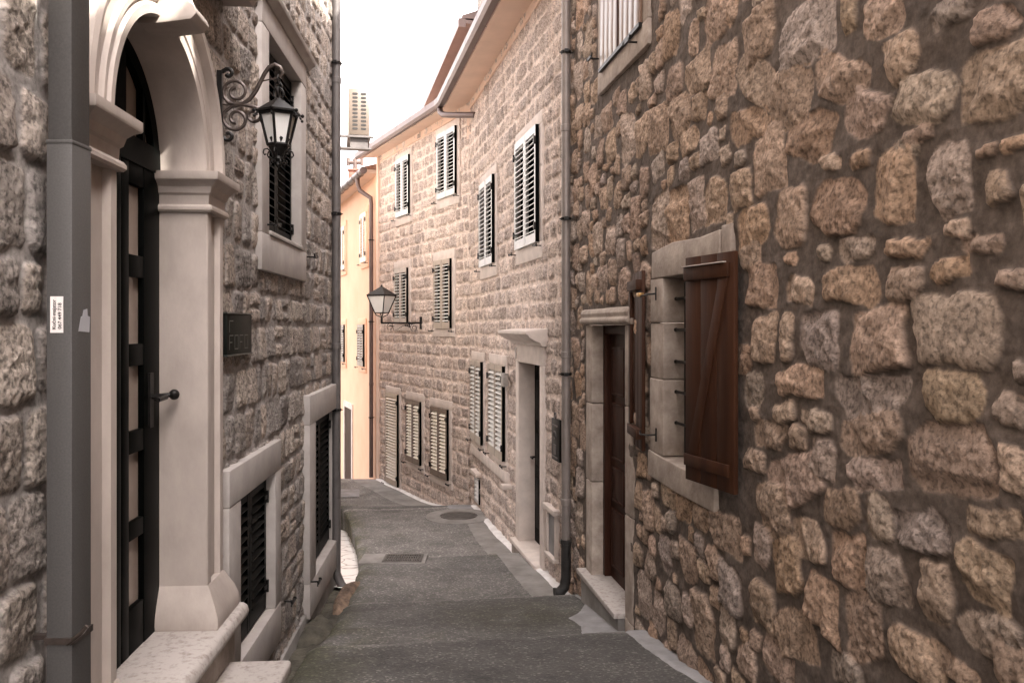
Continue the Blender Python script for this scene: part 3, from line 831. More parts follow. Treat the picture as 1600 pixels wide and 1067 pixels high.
# arched doorway: moulded profile swept up both piers and round the arch
PROF = [(0.0, -.19), (0.0, .030), (.008, .045), (.045, .048), (.052, .034), (.062, .030), (.075, .044), (.10, .046), (.112, .030), (.19, .030),
        (.200, .045), (.212, .066), (.235, .072), (.255, .062), (.262, .040), (.27, .034), (.27, -.03)]
dw = MB()
npf = len(PROF)
rings = []
vb, vt = -1.30, VC_
PPROF = [(0.0, -.19), (0.0, .046), (.006, .052), (.055, .052), (.062, .040), (.068, .026), (.20, .026), (.207, .040), (.214, .052), (.265, .052), (.27, .046), (.27, -.03)]
def sweep(prof, frames):
    vs = []; n = len(prof)
    for (cu, cv, du, dv) in frames:
        for r, w in prof: vs.append(FL.P(cu + du * r, cv + dv * r, w))
    fs = []
    for k in range(len(frames) - 1):
        for i in range(n - 1): fs.append((k * n + i, k * n + i + 1, (k + 1) * n + i + 1, (k + 1) * n + i))
    return vs, fs
vs, fs = sweep(PPROF, [(UC + RAD, -1.31, 1, 0), (UC + RAD, .58, 1, 0)]); dw.add(vs, fs)
vs, fs = sweep(PPROF, [(UC - RAD, -1.31, -1, 0), (UC - RAD, .58, -1, 0)]); dw.add(vs, fs)
vs, fs = sweep(PROF, [(UC + RAD * math.cos(t_), VC_ + RAD * math.sin(t_), math.cos(t_), math.sin(t_)) for t_ in np.linspace(0, math.pi, 65)]); dw.add(vs, fs)
DOORWAY = build('doorway', dw, M['lime_arch'], HL, smooth=True, label='pale limestone arch with moulded edge')
cap = [(.562, 0), (.562, .014), (.572, .022), (.586, .022), (.598, .014), (.598, .002), (.645, .004), (.655, .014), (.685, .022), (.705, .042), (.715, .062), (.722, .065), (.754, .065), (.756, 0)]
for s in (1, -1):
    ua, ub = sorted((UC + s * RAD, UC + s * (RAD + .27)))
    build('capital', MB().stack(FL, cap, ua, ub, -.19, .055), M['lime_arch'], DOORWAY, bevel=.002)
    base = [(-1.475, 0), (-1.475, .062), (-1.45, .066), (-1.41, .060), (-1.36, .042), (-1.32, .022), (-1.295, .010), (-1.28, .003), (-1.275, 0)]
    build('pier_base', MB().stack(FL, base, ua, ub, -.19, .055), M['lime_arch'], DOORWAY, smooth=True)
# scrolled keystone
mb = MB()
kp = [(-.05, 1.262), (.02, 1.262), (.17, 1.285), (.195, 1.31), (.185, 1.34), (.14, 1.38), (.11, 1.46), (.11, 1.57), (.14, 1.66), (.18, 1.70), (.18, 1.75), (.0, 1.75)]
mb.extr(FL, kp, UC - .09, UC + .09)
build('keystone', mb, M['lime_arch'], DOORWAY, bevel=.006)
# cornice over the arch
mb = MB().extr(FL, [(0, 1.75), (.16, 1.75), (.18, 1.78), (.22, 1.80), (.24, 1.85), (0, 1.87)], UC - 1.0, UC + 1.0)
build('cornice', mb, M['lime_arch'], DOORWAY, bevel=.003)

# door: dark green timber with tan panes
DW = -.18
def leaf(u0, u1, cols, hinge_side):
    mb = MB()
    rows = [(.645, .325), (.225, -.08), (-.18, -.475), (-.575, -.885), (-.965, -1.27)]
    us_ = [u0] + [c for p in cols for c in p] + [u1]
    for k in range(0, len(us_), 2): mb.box(FL, us_[k], us_[k + 1], -1.475, .74, DW - .05, DW)
    prev = .74
    for (hi, lo) in rows:
        for c in cols: mb.box(FL, c[0], c[1], hi, prev, DW - .048, DW - .002)
        prev = lo
    for c in cols: mb.box(FL, c[0], c[1], -1.475, prev, DW - .048, DW - .002)
    d = build('door', mb, M['green_paint'], HL, bevel=.004)
    for (hi, lo) in rows:
        for c in cols:
            build('pane', MB().box(FL, c[0] - .004, c[1] + .004, lo - .004, hi + .004, DW - .035, DW - .028), M['pane'], d)
    return d
dr = leaf(FL.u(3.645), FL.u(4.10), [(FL.u(3.725), FL.u(3.90))], 1)
dl = leaf(FL.u(3.02), FL.u(3.64), [(FL.u(3.12), FL.u(3.28)), (FL.u(3.40), FL.u(3.575))], -1)
mb = MB().box(FL, FL.u(3.945), FL.u(3.99), -.48, -.22, DW, DW + .012)
mb.tube([FL.P(FL.u(3.97), -.335, DW), FL.P(FL.u(3.97), -.335, DW + .07), FL.P(FL.u(3.96), -.335, DW + .08), FL.P(FL.u(3.85), -.34, DW + .08)], .012, 8)
mb.ball(FL.P(FL.u(4.04), -.33, DW + .09), .026).tube([FL.P(FL.u(4.00), -.335, DW + .0), FL.P(FL.u(4.035), -.33, DW + .085)], .011, 8)
build('handle', mb, M['iron'], dr, smooth=True)
# fanlight
mb = MB()
n = 40
def arcpts(r, a0=0, a1=math.pi, n=n): return [(UC + r * math.cos(x), VC_ + r * math.sin(x)) for x in np.linspace(a0, a1, n)]
oa, ia = arcpts(RAD + .01), arcpts(RAD - .07)
for k in range(n - 1):
    mb.poly(FL, [oa[k], oa[k + 1], ia[k + 1], ia[k]], DW - .05, DW + .004)
mb.box(FL, UC - RAD, UC + RAD, .74, .86, DW - .05, DW + .006)
mb.box(FL, UC - .0, UC + .13, .86, VC_ + RAD - .04, DW - .048, DW + .002)
for s in (1, -1): mb.box(FL, UC + s * .34 - .015, UC + s * .34 + .015, .86, VC_ + .38, DW - .048, DW + .001)
fan = build('fanlight', mb, M['green_paint'], HL)
gp = arcpts(RAD - .03)
mb = MB().poly(FL, gp, DW - .035, DW - .03)
build('pane', mb, M['pane'], fan)

# doorstep: two speckled stone steps
DS = root('doorstep', 'two speckled pale stone steps with rounded edges at the foot of the arch', 'steps', FL.P(3.7, -1.75, .2))
mb = MB().extr(FL, [(-.30, -1.56), (.135, -1.56), (.155, -1.55), (.165, -1.52), (.155, -1.49), (.135, -1.476), (-.30, -1.476)], FL.u(2.5), FL.u(4.46))
build('top_step', mb, M['speckled'], DS, bevel=.008)
mb = MB().box(FL, FL.u(2.54), FL.u(4.41), -2.4, -1.56, -.05, .10)
build('riser', mb, M['lime_old'], DS, bevel=.004)
mb = MB().box(FL, FL.u(2.5), FL.u(4.30), -1.80, -1.728, .10, .42)
build('lower_step', mb, M['speckled'], DS, bevel=.018, segs=3)
mb = MB().box(FL, FL.u(2.55), FL.u(4.27), -2.4, -1.80, .10, .40)
build('lower_riser', mb, M['lime_old'], DS, bevel=.004)

# near square downpipe with the sticker
DPx0, DPx1, DPy0, DPy1 = -1.400, -1.322, 2.50, 2.615
dp = root('downpipe', 'square grey metal downpipe with white sticker beside the arched doorway', 'downpipe', (-1.36, 2.55, -1.8))
mb = MB().box(FW, DPx0, DPx1, -2.0, .556, DPy0, DPy1).box(FW, DPx0 + .003, DPx1 - .003, .560, 6.95, DPy0 + .003, DPy1 - .003)
mb.box(FW, DPx0 - .002, DPx1 + .002, .548, .562, DPy0 - .002, DPy1 + .002)
build('pipe', mb, M['duct'], dp, bevel=.004)
mb = MB().box(FW, DPx0 - .004, DPx1 + .004, -.955, -.935, DPy0 - .004, DPy1 + .004)
mb.tube([(DPx1 - .01, DPy0 - .008, -.95), (DPx1 + .035, DPy0 - .012, -.915), (DPx1 + .05, DPy0 - .01, -.895)], .007, 6)
mb.box(FW, DPx0 - .1, DPx0, -.952, -.938, DPy0 + .03, DPy0 + .05)
build('clamp', mb, M['iron_brown'], dp)
# sticker (faces the camera end of the pipe)
sx0, sx1, sz0, sz1 = -1.387, -1.348, -.019, .090
stk = build('sticker', MB().box(FW, sx0, sx1, sz0, sz1, DPy0 - .0015, DPy0 - .0003), M['sticker'], dp, label='white sticker with two vertical lines of black lettering')
def text_mesh(name, body, size, mat, parent, loc, rot, thick=.0002, align='CENTER'):
    cu = bpy.data.curves.new(name, 'FONT'); cu.body = body; cu.size = size; cu.extrude = thick; cu.offset = size * .012
    cu.align_x = align; cu.align_y = 'CENTER'
    o = bpy.data.objects.new(name + '_src', cu)
    me = bpy.data.meshes.new_from_object(o)
    bpy.data.objects.remove(o)
    me.name = name
    me.materials.append(mat)
    t = bpy.data.objects.new(name, me); COL.objects.link(t)
    t.parent = parent
    off = LOC[parent.name]
    t.location = Vector(loc) - off
    t.rotation_euler = rot
    LOC[t.name] = off
    return t
# readable from -Y, baseline running upward: x axis -> +Z, y axis -> -X, normal -> -Y
from mathutils import Matrix
rotm = Matrix(((0, -1, 0), (0, 0, -1), (1, 0, 0))).to_euler()
text_mesh('lettering', 'Ku\u0107ni majstor', .0155, M['ink'], stk, (sx0 + .0125, DPy0 - .0022, (sz0 + sz1) / 2), rotm)
text_mesh('lettering', '067 449 718', .0155, M['ink'], stk, (sx0 + .0295, DPy0 - .0022, (sz0 + sz1) / 2 - .004), rotm)
mb = MB()
tp = [(2.535, -.015), (2.60, -.018), (2.605, .03), (2.59, .033), (2.588, .055), (2.565, .05), (2.56, .032), (2.55, .03)]
n = len(tp)
mb.add([(DPx1 + .0006, y, z) for y, z in tp] + [(DPx1 + .0012, y, z) for y, z in tp],
       [tuple(range(n)), tuple(range(2 * n - 1, n - 1, -1))] + [(i, (i + 1) % n, n + (i + 1) % n, n + i) for i in range(n)])
build('paper_scrap', mb, M['scrap'], dp)

def round_pipe(name, label, x, y, z0, z1, r, mat, joints, brackets, fr, shoe=None, topbend=None, grp=None):
    o = root(name, label, 'downpipe', (x, y, z0), grp)
    path = []
    if shoe:
        path += [(x + shoe[0], y + shoe[1], z0 - .0), (x + shoe[0] * .5, y + shoe[1] * .5, z0 + .05), (x, y, z0 + .16)]
    else: path += [(x, y, z0)]
    path += [(x, y, z0 + .3), (x, y, z1)]
    if topbend: path += topbend
    build('pipe', MB().tube(path, r, 16), mat, o, smooth=True)
    for z in joints:
        build('joint', MB().lathe((x, y, z), [(r + .001, -.03), (r + .005, -.026), (r + .005, .026), (r + .001, .03)], 16), mat, o, smooth=True)
    for z in brackets:
        mb = MB().lathe((x, y, z), [(r + .001, -.012), (r + .008, -.012), (r + .008, .012), (r + .001, .012)], 16)
        nx, ny = fr.nm
        mb.tube([(x + nx * (r + .02), y + ny * (r + .02), z), (x - nx * (r + .05), y - ny * (r + .05), z)], .006, 6)
        mb.box(FW, x - .018, x + .018, z - .014, z + .014, y - r - .03, y - r - .002)
        build('bracket', mb, M['iron'], o)
    return o
round_pipe('downpipe', 'dark round downpipe running down the far corner of the grey stone house', -1.752, 8.30, -2.62, 6.95, .043, M['zinc'],
           [2.45, -.2], [2.62, 1.12, -.83], FL, shoe=(.10, -.02))
mb = MB().tube([(-1.752, 8.30, -2.46), (-1.74, 8.29, -2.56), (-1.66, 8.28, -2.60)], .052, 14)

# plaque
pq = root('plaque', 'small dark green metal plaque with raised lettering on the grey stone wall', 'plaque', FL.P(FL.u(4.75), -.06, .03))
build('plate', MB().box(FL, FL.u(4.47), FL.u(5.00), -.155, .070, .015, .042), M['plaque'], pq, bevel=.003)
mb = MB().box(FL, FL.u(4.46), FL.u(5.01), .070, .078, .015, .048).box(FL, FL.u(4.46), FL.u(5.01), -.163, -.155, .015, .048)
build('rim', mb, M['plaque_trim'], pq)
mb = MB()
def glyph(u, v, w, h, strokes):
    for s in strokes:
        x0, y0, x1, y1 = s
        mb.box(FL, u + min(x0, x1) * w - .003, u + max(x0, x1) * w + .003, v + min(y0, y1) * h - .003, v + max(y0, y1) * h + .003, .040, .0435)
glyph(FL.u(4.52), -.03, .07, .06, [(0, 1, 1, 1), (0, 0, 0, 1)])
for k in range(4):
    glyph(FL.u(4.52) + k * .105, -.125, .07, .075, [(0, 1, 1, 1), (0, 0, 0, 1), (0, .5, .7, .5)] if k % 2 == 0 else [(0, 1, 1, 1), (1, 0, 1, 1), (0, 0, 0, 1), (0, 0, 1, 0)])
build('lettering', mb, M['plaque_trim'], pq)

# ornate wall lantern on its scroll bracket
def spiral(cu, cv, r0, r1, a0, turns, n=26):
    return [(cu + (r0 + (r1 - r0) * k / n) * math.cos(a0 + turns * 2 * math.pi * k / n), cv + (r0 + (r1 - r0) * k / n) * math.sin(a0 + turns * 2 * math.pi * k / n)) for k in range(n + 1)]
LY = 4.38
lu = FL.u(LY)
WL = root('wall_lantern', 'ornate black iron lantern hanging from a scrolled bracket beside the arch', 'lantern', FL.P(lu, 1.2, .02))
N0_ = len(bpy.data.objects)
mb = MB().box(FL, lu - .017, lu + .017, 1.02, 1.375, .02, .045)
mb.tube([FL.P(lu, 1.37, .04)] + [FL.P(lu, b, a) for a, b in spiral(.075, 1.365, .025, .012, math.pi * .8, -.8, 10)], [.011] * 5 + [.010] * 4 + [.013] * 3, 7)
mb.tube([FL.P(lu, 1.03, .04)] + [FL.P(lu, b, a) for a, b in spiral(.075, 1.035, .025, .012, -math.pi * .8, .8, 10)], .010, 7)
build('back_plate', mb, M['iron'], WL)
mb = MB()
HX = .335     # hook distance from the wall
arm = [(.048, 1.28), (.052, 1.245), (.075, 1.215), (.11, 1.20), (.15, 1.205), (.185, 1.23), (.215, 1.27), (.24, 1.32), (.262, 1.365), (.285, 1.40), (.315, 1.415), (.345, 1.40), (.358, 1.37), (.345, 1.345)]
arm = arm[:1] + arm
up = spiral(.115, 1.268, .066, .020, math.pi, -1.25, 30)
mb.tube([FL.P(lu, b, a) for a, b in reversed(up)] + [FL.P(lu, b, a) for a, b in [(.055, 1.235), (.075, 1.212)] + arm[4:]], [.0085] * 31 + [.009, .010] + [.0115] * (len(arm) - 6) + [.010, .008], 8)
dn = spiral(.115, 1.125, .066, .020, math.pi, 1.25, 30)
rt_ = spiral(.205, 1.145, .045, .014, math.pi * .45, -1.2, 24)
mb.tube([FL.P(lu, b, a) for a, b in reversed(dn)] + [FL.P(lu, b, a) for a, b in [(.055, 1.16), (.09, 1.188), (.14, 1.20), (.18, 1.195)]] + [FL.P(lu, b, a) for a, b in rt_], .009, 8)
mb.tube([FL.P(lu, 1.198, .045), FL.P(lu, 1.198, .12)], .005, 6)
mb.tube([FL.P(lu, 1.325, .245), FL.P(lu, 1.345, .33)], .004, 6)
build('scroll_arm', mb, M['iron_brown'], WL, smooth=True)
HC = FL.P(lu, 0, HX)
hx, hy = HC[0], HC[1]
def ring(mb, c, r, t, ax):
    pts = []
    for k in range(17):
        an = 2 * math.pi * k / 16
        if ax == 'x': pts.append((c[0] + r * math.cos(an), c[1], c[2] + r * 1.2 * math.sin(an)))
        else: pts.append((c[0], c[1] + r * math.cos(an), c[2] + r * 1.2 * math.sin(an)))
    mb.tube(pts, t, 6, False)
mb = MB()
ring(mb, (hx, hy, 1.335), .020, .0045, 'y'); ring(mb, (hx, hy, 1.300), .018, .0045, 'x'); ring(mb, (hx, hy, 1.268), .022, .006, 'y')
ring(mb, (hx, hy, 1.262), .026, .005, 'x')
build('chain', mb, M['iron'], WL, smooth=True)
def hexpt(r, k, z, ph=math.pi / 6, n=6): return (hx + r * math.cos(ph + 2 * math.pi * k / n), hy + r * math.sin(ph + 2 * math.pi * k / n), z)
mb = MB()
NS = 6
ap = (hx, hy, 1.245)
rim = [hexpt(.118, k, 1.165) for k in range(6)]; rim2 = [hexpt(.118, k, 1.155) for k in range(6)]; mid = [hexpt(.05, k, 1.212) for k in range(6)]
mb.add([ap] + mid + rim + rim2 + [(hx, hy, 1.17)],
       [(0, 1 + k, 1 + (k + 1) % 6) for k in range(6)] + [(1 + k, 7 + k, 7 + (k + 1) % 6, 1 + (k + 1) % 6) for k in range(6)] +
       [(7 + k, 13 + k, 13 + (k + 1) % 6, 7 + (k + 1) % 6) for k in range(6)] + [(13 + k, 19, 13 + (k + 1) % 6) for k in range(6)])
for k in range(6):
    p = hexpt(.128, k, 1.158); mb.ball(p, .010)
    q = hexpt(.112, k, 1.150); mb.tube([q, hexpt(.122, k, 1.138)], .005, 6); mb.ball(hexpt(.126, k, 1.130), .008)
build('lantern_roof', mb, M['iron'], WL)
mb = MB()
for k in range(6):
    mb.tube([hexpt(.098, k, 1.155), hexpt(.056, k, .985)], .0075, 6)
    a1, a2 = hexpt(.056, k, .988), hexpt(.056, k + 1, .988); mb.tube([a1, a2], .009, 6)
    a1, a2 = hexpt(.096, k, 1.150), hexpt(.096, k + 1, 1.150); mb.tube([a1, a2], .010, 6)
    m_ = [(hexpt(.055, k, 1.0)[i] + hexpt(.055, k + 1, 1.0)[i]) / 2 for i in range(3)]
    mb.add([(m_[0], m_[1], 1.035), (m_[0] + .012, m_[1] + .0, 1.02), (m_[0], m_[1] + .012, 1.02), (m_[0] - .012, m_[1], 1.02), (m_[0], m_[1] - .012, 1.02), (m_[0], m_[1], .995)],
           [(0, 1, 2), (0, 2, 3), (0, 3, 4), (0, 4, 1), (5, 2, 1), (5, 3, 2), (5, 4, 3), (5, 1, 4)])
mb.lathe((hx, hy, 0), [(.056, .985), (.045, .965), (.022, .93), (.028, .915), (.014, .90), (.018, .885), (.004, .868)], 12)
for k in range(6):
    an = math.pi / 6 + 2 * math.pi * k / 6
    pts = [(hx + (.03 + a) * math.cos(an), hy + (.03 + a) * math.sin(an), .955 + b) for a, b in [(.0, -.03), (.01, -.005), (.028, .01), (.045, .005), (.05, -.012), (.042, -.024), (.034, -.018)]]
    mb.tube(pts, .004, 6)
    pts = [(hx + (.015 + a) * math.cos(an + .5), hy + (.015 + a) * math.sin(an + .5), .90 + b) for a, b in [(.0, -.01), (.012, .008), (.026, .008), (.032, -.004), (.024, -.012)]]
    mb.tube(pts, .004, 6)
build('lantern_frame', mb, M['iron'], WL)
mb = MB()
vs = [hexpt(.090, k, 1.150) for k in range(6)] + [hexpt(.051, k, .990) for k in range(6)]
mb.add(vs, [(k, (k + 1) % 6, 6 + (k + 1) % 6, 6 + k) for k in range(6)] + [tuple(range(6)), tuple(range(11, 5, -1))])
build('lantern_glass', mb, M['lamp_glass'], WL)

WL.location.z -= .032

# ================================================================== RIGHT RUBBLE HOUSE
HR = root('rubble_house', 'rubble stone house with brown shuttered window and doorway filling the right side', 'house', FR.P(4.5, -2.2, 0))
RU1 = FR.u(7.75)
def px_stone(x, y, w, h, ang=0, n=3.2, col=None, sm=0.0, rel=.035):
    k = 2236.0
    def u_(xx): return FR.u(k / (xx - 592.0))
    cu = (u_(x - w / 2) + u_(x + w / 2)) / 2
    a = abs(u_(x - w / 2) - u_(x + w / 2)) / 2
    Yc = k / (x - 592.0)
    return [cu, (510 - y) / 1300 * Yc, a * 1.07, h / 2 / 1300 * Yc * 1.07, R(ang), n, rel, col, sm]
traced = [(1265, 52, 73, 91), (1380, 20, 56, 60), (1186, 58, 47, 66), (1329, 20, 21, 55), (1183, 127, 66, 50, 30), (1132, 110, 38, 70), (1237, 152, 54, 84), (1315, 120, 88, 62, 25),
          (1411, 84, 50, 66), (1448, 155, 84, 64, 15), (1563, 130, 110, 100, 8), (1357, 178, 66, 56, 15), (1174, 199, 61, 46), (1268, 215, 68, 64, 20), (1202, 253, 49, 85, -6),
          (1310, 318, 80, 74, 12), (1399, 291, 60, 104, 0), (1488, 281, 60, 106), (1565, 290, 26, 52), (1237, 342, 45, 82), (1179, 356, 44, 60), (1193, 447, 44, 64), (1253, 452, 42, 36),
          (1333, 441, 88, 46), (1418, 436, 54, 46), (1422, 381, 70, 24), (1338, 386, 52, 26), (1160, 300, 28, 56), (1118, 314, 32, 66), (1090, 320, 20, 70), (1061, 340, 28, 84), (1033, 349, 26, 82),
          (1031, 201, 26, 70), (1005, 211, 22, 56), (1064, 183, 26, 62), (982, 215, 18, 70), (1090, 115, 38, 48), (1055, 126, 24, 54), (1094, 169, 19, 38), (1078, 220, 28, 28),
          (1535, 382, 60, 24), (1488, 422, 56, 28), (1582, 436, 50, 22), (1283, 532, 56, 74), (1376, 526, 84, 82), (1198, 532, 30, 68), (1232, 529, 20, 72), (1255, 602, 68, 38),
          (1361, 612, 122, 46, -3), (1578, 639, 50, 52), (1228, 644, 34, 28), (1277, 655, 46, 28), (1364, 676, 95, 42, -4), (1497, 722, 138, 88, -4), (1204, 678, 50, 32, -10),
          (1249, 686, 22, 34), (1288, 717, 36, 56), (1245, 754, 82, 62, -22), (1370, 738, 76, 38, -6), (1316, 789, 50, 50, -10), (1376, 810, 34, 68), (1443, 832, 84, 56, -10), (1555, 810, 84, 38, -8),
          (1212, 799, 48, 76, -16), (1266, 838, 46, 58, -10), (1190, 855, 22, 66), (1328, 872, 50, 72), (1232, 889, 42, 78, -12), (1390, 906, 58, 70, -12), (1536, 894, 72, 86), (1463, 922, 42, 76, -6),
          (1287, 942, 44, 76), (1353, 976, 54, 92, -14), (1544, 984, 96, 50, -12), (1437, 1030, 80, 64), (1243, 990, 56, 62, -10), (1193, 945, 34, 66), (1142, 917, 28, 66), (1218, 1029, 44, 66),
          (1325, 1046, 46, 44), (1137, 832, 40, 52), (1300, 255, 30, 22), (1420, 230, 40, 22), (1490, 20, 60, 40), (1560, 35, 70, 42), (1180, 610, 26, 40), (1175, 400, 26, 34), (1590, 730, 36, 60),
          (1500, 1050, 60, 40), (1590, 1040, 60, 60), (1165, 560, 16, 50), (1180, 720, 30, 30), (1070, 792, 26, 40), (1098, 808, 20, 44), (1045, 770, 22, 36),
          (1497, 360, 40, 24), (1440, 210, 44, 26), (1345, 250, 30, 26), (1590, 222, 40, 24), (1545, 235, 30, 18)]
rcols = [(0.50, 0.375, 0.285), (0.48, 0.355, 0.27), (0.54, 0.41, 0.32), (0.46, 0.345, 0.27), (0.52, 0.415, 0.34), (0.49, 0.345, 0.25), (0.47, 0.39, 0.335)]
rs_ = random.Random(5)
def jit(rg, a, b):
    k = rg.uniform(a, b) * .84; c = rg.choice(rcols)
    return [c[0] * k, c[1] * k * rg.uniform(.975, 1.0), c[2] * k * rg.uniform(.94, 1.02)]
rst = []
for tr in traced:
    x, y, w, h = tr[:4]; ang = tr[4] if len(tr) > 4 else rs_.uniform(-5, 5)
    rst.append(px_stone(x, y, w, h, ang, rs_.uniform(3.0, 6.0), jit(rs_, .80, 1.12), rs_.uniform(0, .25), rs_.uniform(.010, .024)))
rst.append(px_stone(1497, 518, 126, 100, 0, 7, (0.40, 0.315, 0.25), .85, .02))
rst.append(px_stone(1489, 620, 84, 66, 0, 6, (0.40, 0.30, 0.21), .5, .022))
for x in (1287, 1376): pass
# openings in u, v
DU0, DU1 = FR.u(5.79), FR.u(6.69)
WU0, WU1 = FR.u(4.32), FR.u(4.97)
rects = [(FR.u(3.88), FR.u(4.2), -.84, .40), (FR.u(5.58), FR.u(6.93), -2.6, .17), (FR.u(4.12), FR.u(5.22), -.96, .49), (FR.u(5.15), FR.u(6.55), 1.72, 3.9)]
HOLES['R'] += [(FR.u(5.70), FR.u(6.80), -2.5, .07), (FR.u(4.28), FR.u(5.08), -.86, .38), (FR.u(5.25), FR.u(6.43), 1.85, 3.3)]
# fill with packed stones, largest first
occ_u0, occ_v0, cell = -8.0, -3.0, .012
ON, OM = int((RU1 + 8.1) / cell), int(9.6 / cell)
occ = np.zeros((ON, OM), bool)
def mark(s, grow):
    cu, cv, a, b = s[0], s[1], s[2] * grow[0] + grow[1], s[3] * grow[0] + grow[1]
    i0 = max(0, int((cu - a - occ_u0) / cell)); i1 = min(ON, int((cu + a - occ_u0) / cell) + 2)
    j0 = max(0, int((cv - b - occ_v0) / cell)); j1 = min(OM, int((cv + b - occ_v0) / cell) + 2)
    if i1 <= i0 or j1 <= j0: return None
    uu = occ_u0 + (np.arange(i0, i1) + .5) * cell; vv = occ_v0 + (np.arange(j0, j1) + .5) * cell
    UU, VV = np.meshgrid(uu, vv, indexing='ij')
    return (slice(i0, i1), slice(j0, j1)), (((UU - cu) / a) ** 4 + ((VV - cv) / b) ** 4) < 1
for s in rst:
    m = mark(s, (1.0, .008))
    if m: occ[m[0]] |= m[1]
for (a, b, c, d) in rects:
    occ[max(0, int((a - occ_u0) / cell)):int((b - occ_u0) / cell), max(0, int((c - occ_v0) / cell)):int((d - occ_v0) / cell)] = True
rs2 = random.Random(21)
def fill(count, amin, amax, u0, u1, v0, v1, asp=(0.6, 1.3), grow=.006):
    for _ in range(count):
        cu = rs2.uniform(u0, u1); cv = rs2.uniform(v0, v1)
        a = rs2.uniform(amin, amax); b = a * rs2.uniform(*asp)
        s = [cu, cv, a, b, R(rs2.uniform(-8, 8)), rs2.uniform(3, 6), rs2.uniform(.010, .024), jit(rs2, .78, 1.12), rs2.uniform(0, .3)]
        m = mark(s, (1.0, grow))
        if not m: continue
        if (occ[m[0]] & m[1]).any(): continue
        m2 = mark(s, (1.0, .002))
        occ[m2[0]] |= m2[1]
        rst.append(s)
UB = FR.u(3.75)
fill(4000, .09, .14, UB, RU1, -2.8, 3.2, (.7, 1.2)); fill(12000, .055, .09, UB, RU1, -2.8, 3.2, (.6, 1.4)); fill(9000, .036, .055, UB, RU1, -2.8, 3.2, (.6, 1.4), .008)
fill(500, .04, .07, FR.u(2.2), UB, -1.8, 1.6, (.4, .8), .022)
fill(700, .09, .15, -.5, FR.u(2.1), -2.2, 3.2, (.6, 1.0), .03); fill(700, .09, .15, FR.u(2.1), UB, 1.5, 3.2, (.6, 1.0), .03)
fill(900, .12, .2, -8, RU1, 3.2, 6.3, (.6, 1.0), .03); fill(900, .12, .2, -8, .5, -3, 3.2, (.6, 1.0), .03)
stone_wall('wall', FR, [(-8, .5, .06), (.5, 1.9, .03), (1.9, 5.0, .008), (5.0, RU1 + .02, .012)], [(-3.0, -2.4, .02), (-2.4, 2.2, .0085), (2.2, 3.3, .012), (3.3, 6.5, .05)],
           rst, (0.128, 0.102, 0.086), M['rubble'], HR, HOLES['R'], lambda U, V: (U < 1.62) & (V > 5.45), seed=211, warp=.011, rock_amp=.013, mort_amp=.016, edge=.15, mort_var=.26, poly=True, chips=2)  # unseen near wall top cut away to let sunlight through
mb = MB()
a = FR.P(-8, 0, 0); b = FR.P(RU1, 0, 0)
mb.add([(b[0] + .02, b[1], -3), (b[0] + 6, b[1], -3), (b[0] + 6, b[1], 6.5), (b[0] + .02, b[1], 6.5)], [(0, 1, 2, 3)])
build('end_wall', mb, M['lime_old'], HR)
mb = MB().add([(a[0] + .02, a[1], -3), (a[0] + 6, a[1], -3), (a[0] + 6, a[1], 5.45), (a[0] + .02, a[1], 5.45)], [(3, 2, 1, 0)])
build('end_wall', mb, M['lime_old'], HR)
mb = MB().extr(FR, [(.12, 5.45), (.12, 5.53), (-3.0, 6.5), (-6.3, 5.6), (-6.3, 5.45)], -8.2, 1.60)  # unseen near roof, shaped lower so the sun reaches the arch
mb.extr(FR, [(.12, 6.5), (.12, 6.58), (-3.0, 7.7), (-6.3, 6.6), (-6.3, 6.5)], 1.62, RU1)
mb.box(FR, 1.62, 1.66, 5.3, 6.5, -6.2, -.02)
build('roof', mb, M['tiles'], HR)

# doorway: old limestone jambs, hood, marble threshold, panelled door
mb = MB()
def jamb(u0, u1, cuts, w1):
    for v0, v1 in zip(cuts[:-1], cuts[1:]): mb.box(FR, u0, u1, v0 + .002, v1 - .002, -.17, w1 + rs_.uniform(-.002, .002))
jamb(FR.u(6.69), FR.u(6.87), [-2.6, -1.25, -.62, .01], .010)
jamb(FR.u(5.60), FR.u(5.79), [-2.6, -2.02, -1.3, -.55, .01], .010)
mb.box(FR, FR.u(5.60), FR.u(6.92), .012, .06, -.17, .03)
dwy = build('doorway', mb, M['lime_warm'], HR, bevel=.010, segs=3)
mb = MB().extr(FR, [(-.02, .02), (.04, .02), (.052, .035), (.052, .055), (.035, .07), (.045, .10), (.03, .13), (-.02, .145)], FR.u(5.62), FR.u(6.93))
build('hood', mb, M['lime_warm'], dwy, bevel=.006)
mb = MB().box(FR, FR.u(5.80), FR.u(6.90), -2.035, -1.995, -.17, .085)
build('threshold', mb, M['speckled'], dwy, bevel=.006)
mb = MB().box(FR, FR.u(5.82), FR.u(6.88), -2.8, -2.04, -.02, .05)
build('step_front', mb, M['cement'], dwy, bevel=.004)
mb = MB()
W0 = -.115
mb.box(FR, DU0, DU0 + .055, -1.994, .01, W0 - .03, W0 + .03).box(FR, DU1 - .055, DU1, -1.994, .01, W0 - .03, W0 + .03).box(FR, DU0 + .055, DU1 - .055, -.06, .01, W0 - .03, W0 + .03)
build('door_frame', mb, M['door_wood'], dwy, bevel=.004)
mb = MB()
a_, b_ = DU0 + .057, DU1 - .057
mb.box(FR, a_, b_, -1.992, -.062, W0 - .06, W0 - .02)
rd = build('door', mb, M['door_wood'], HR)
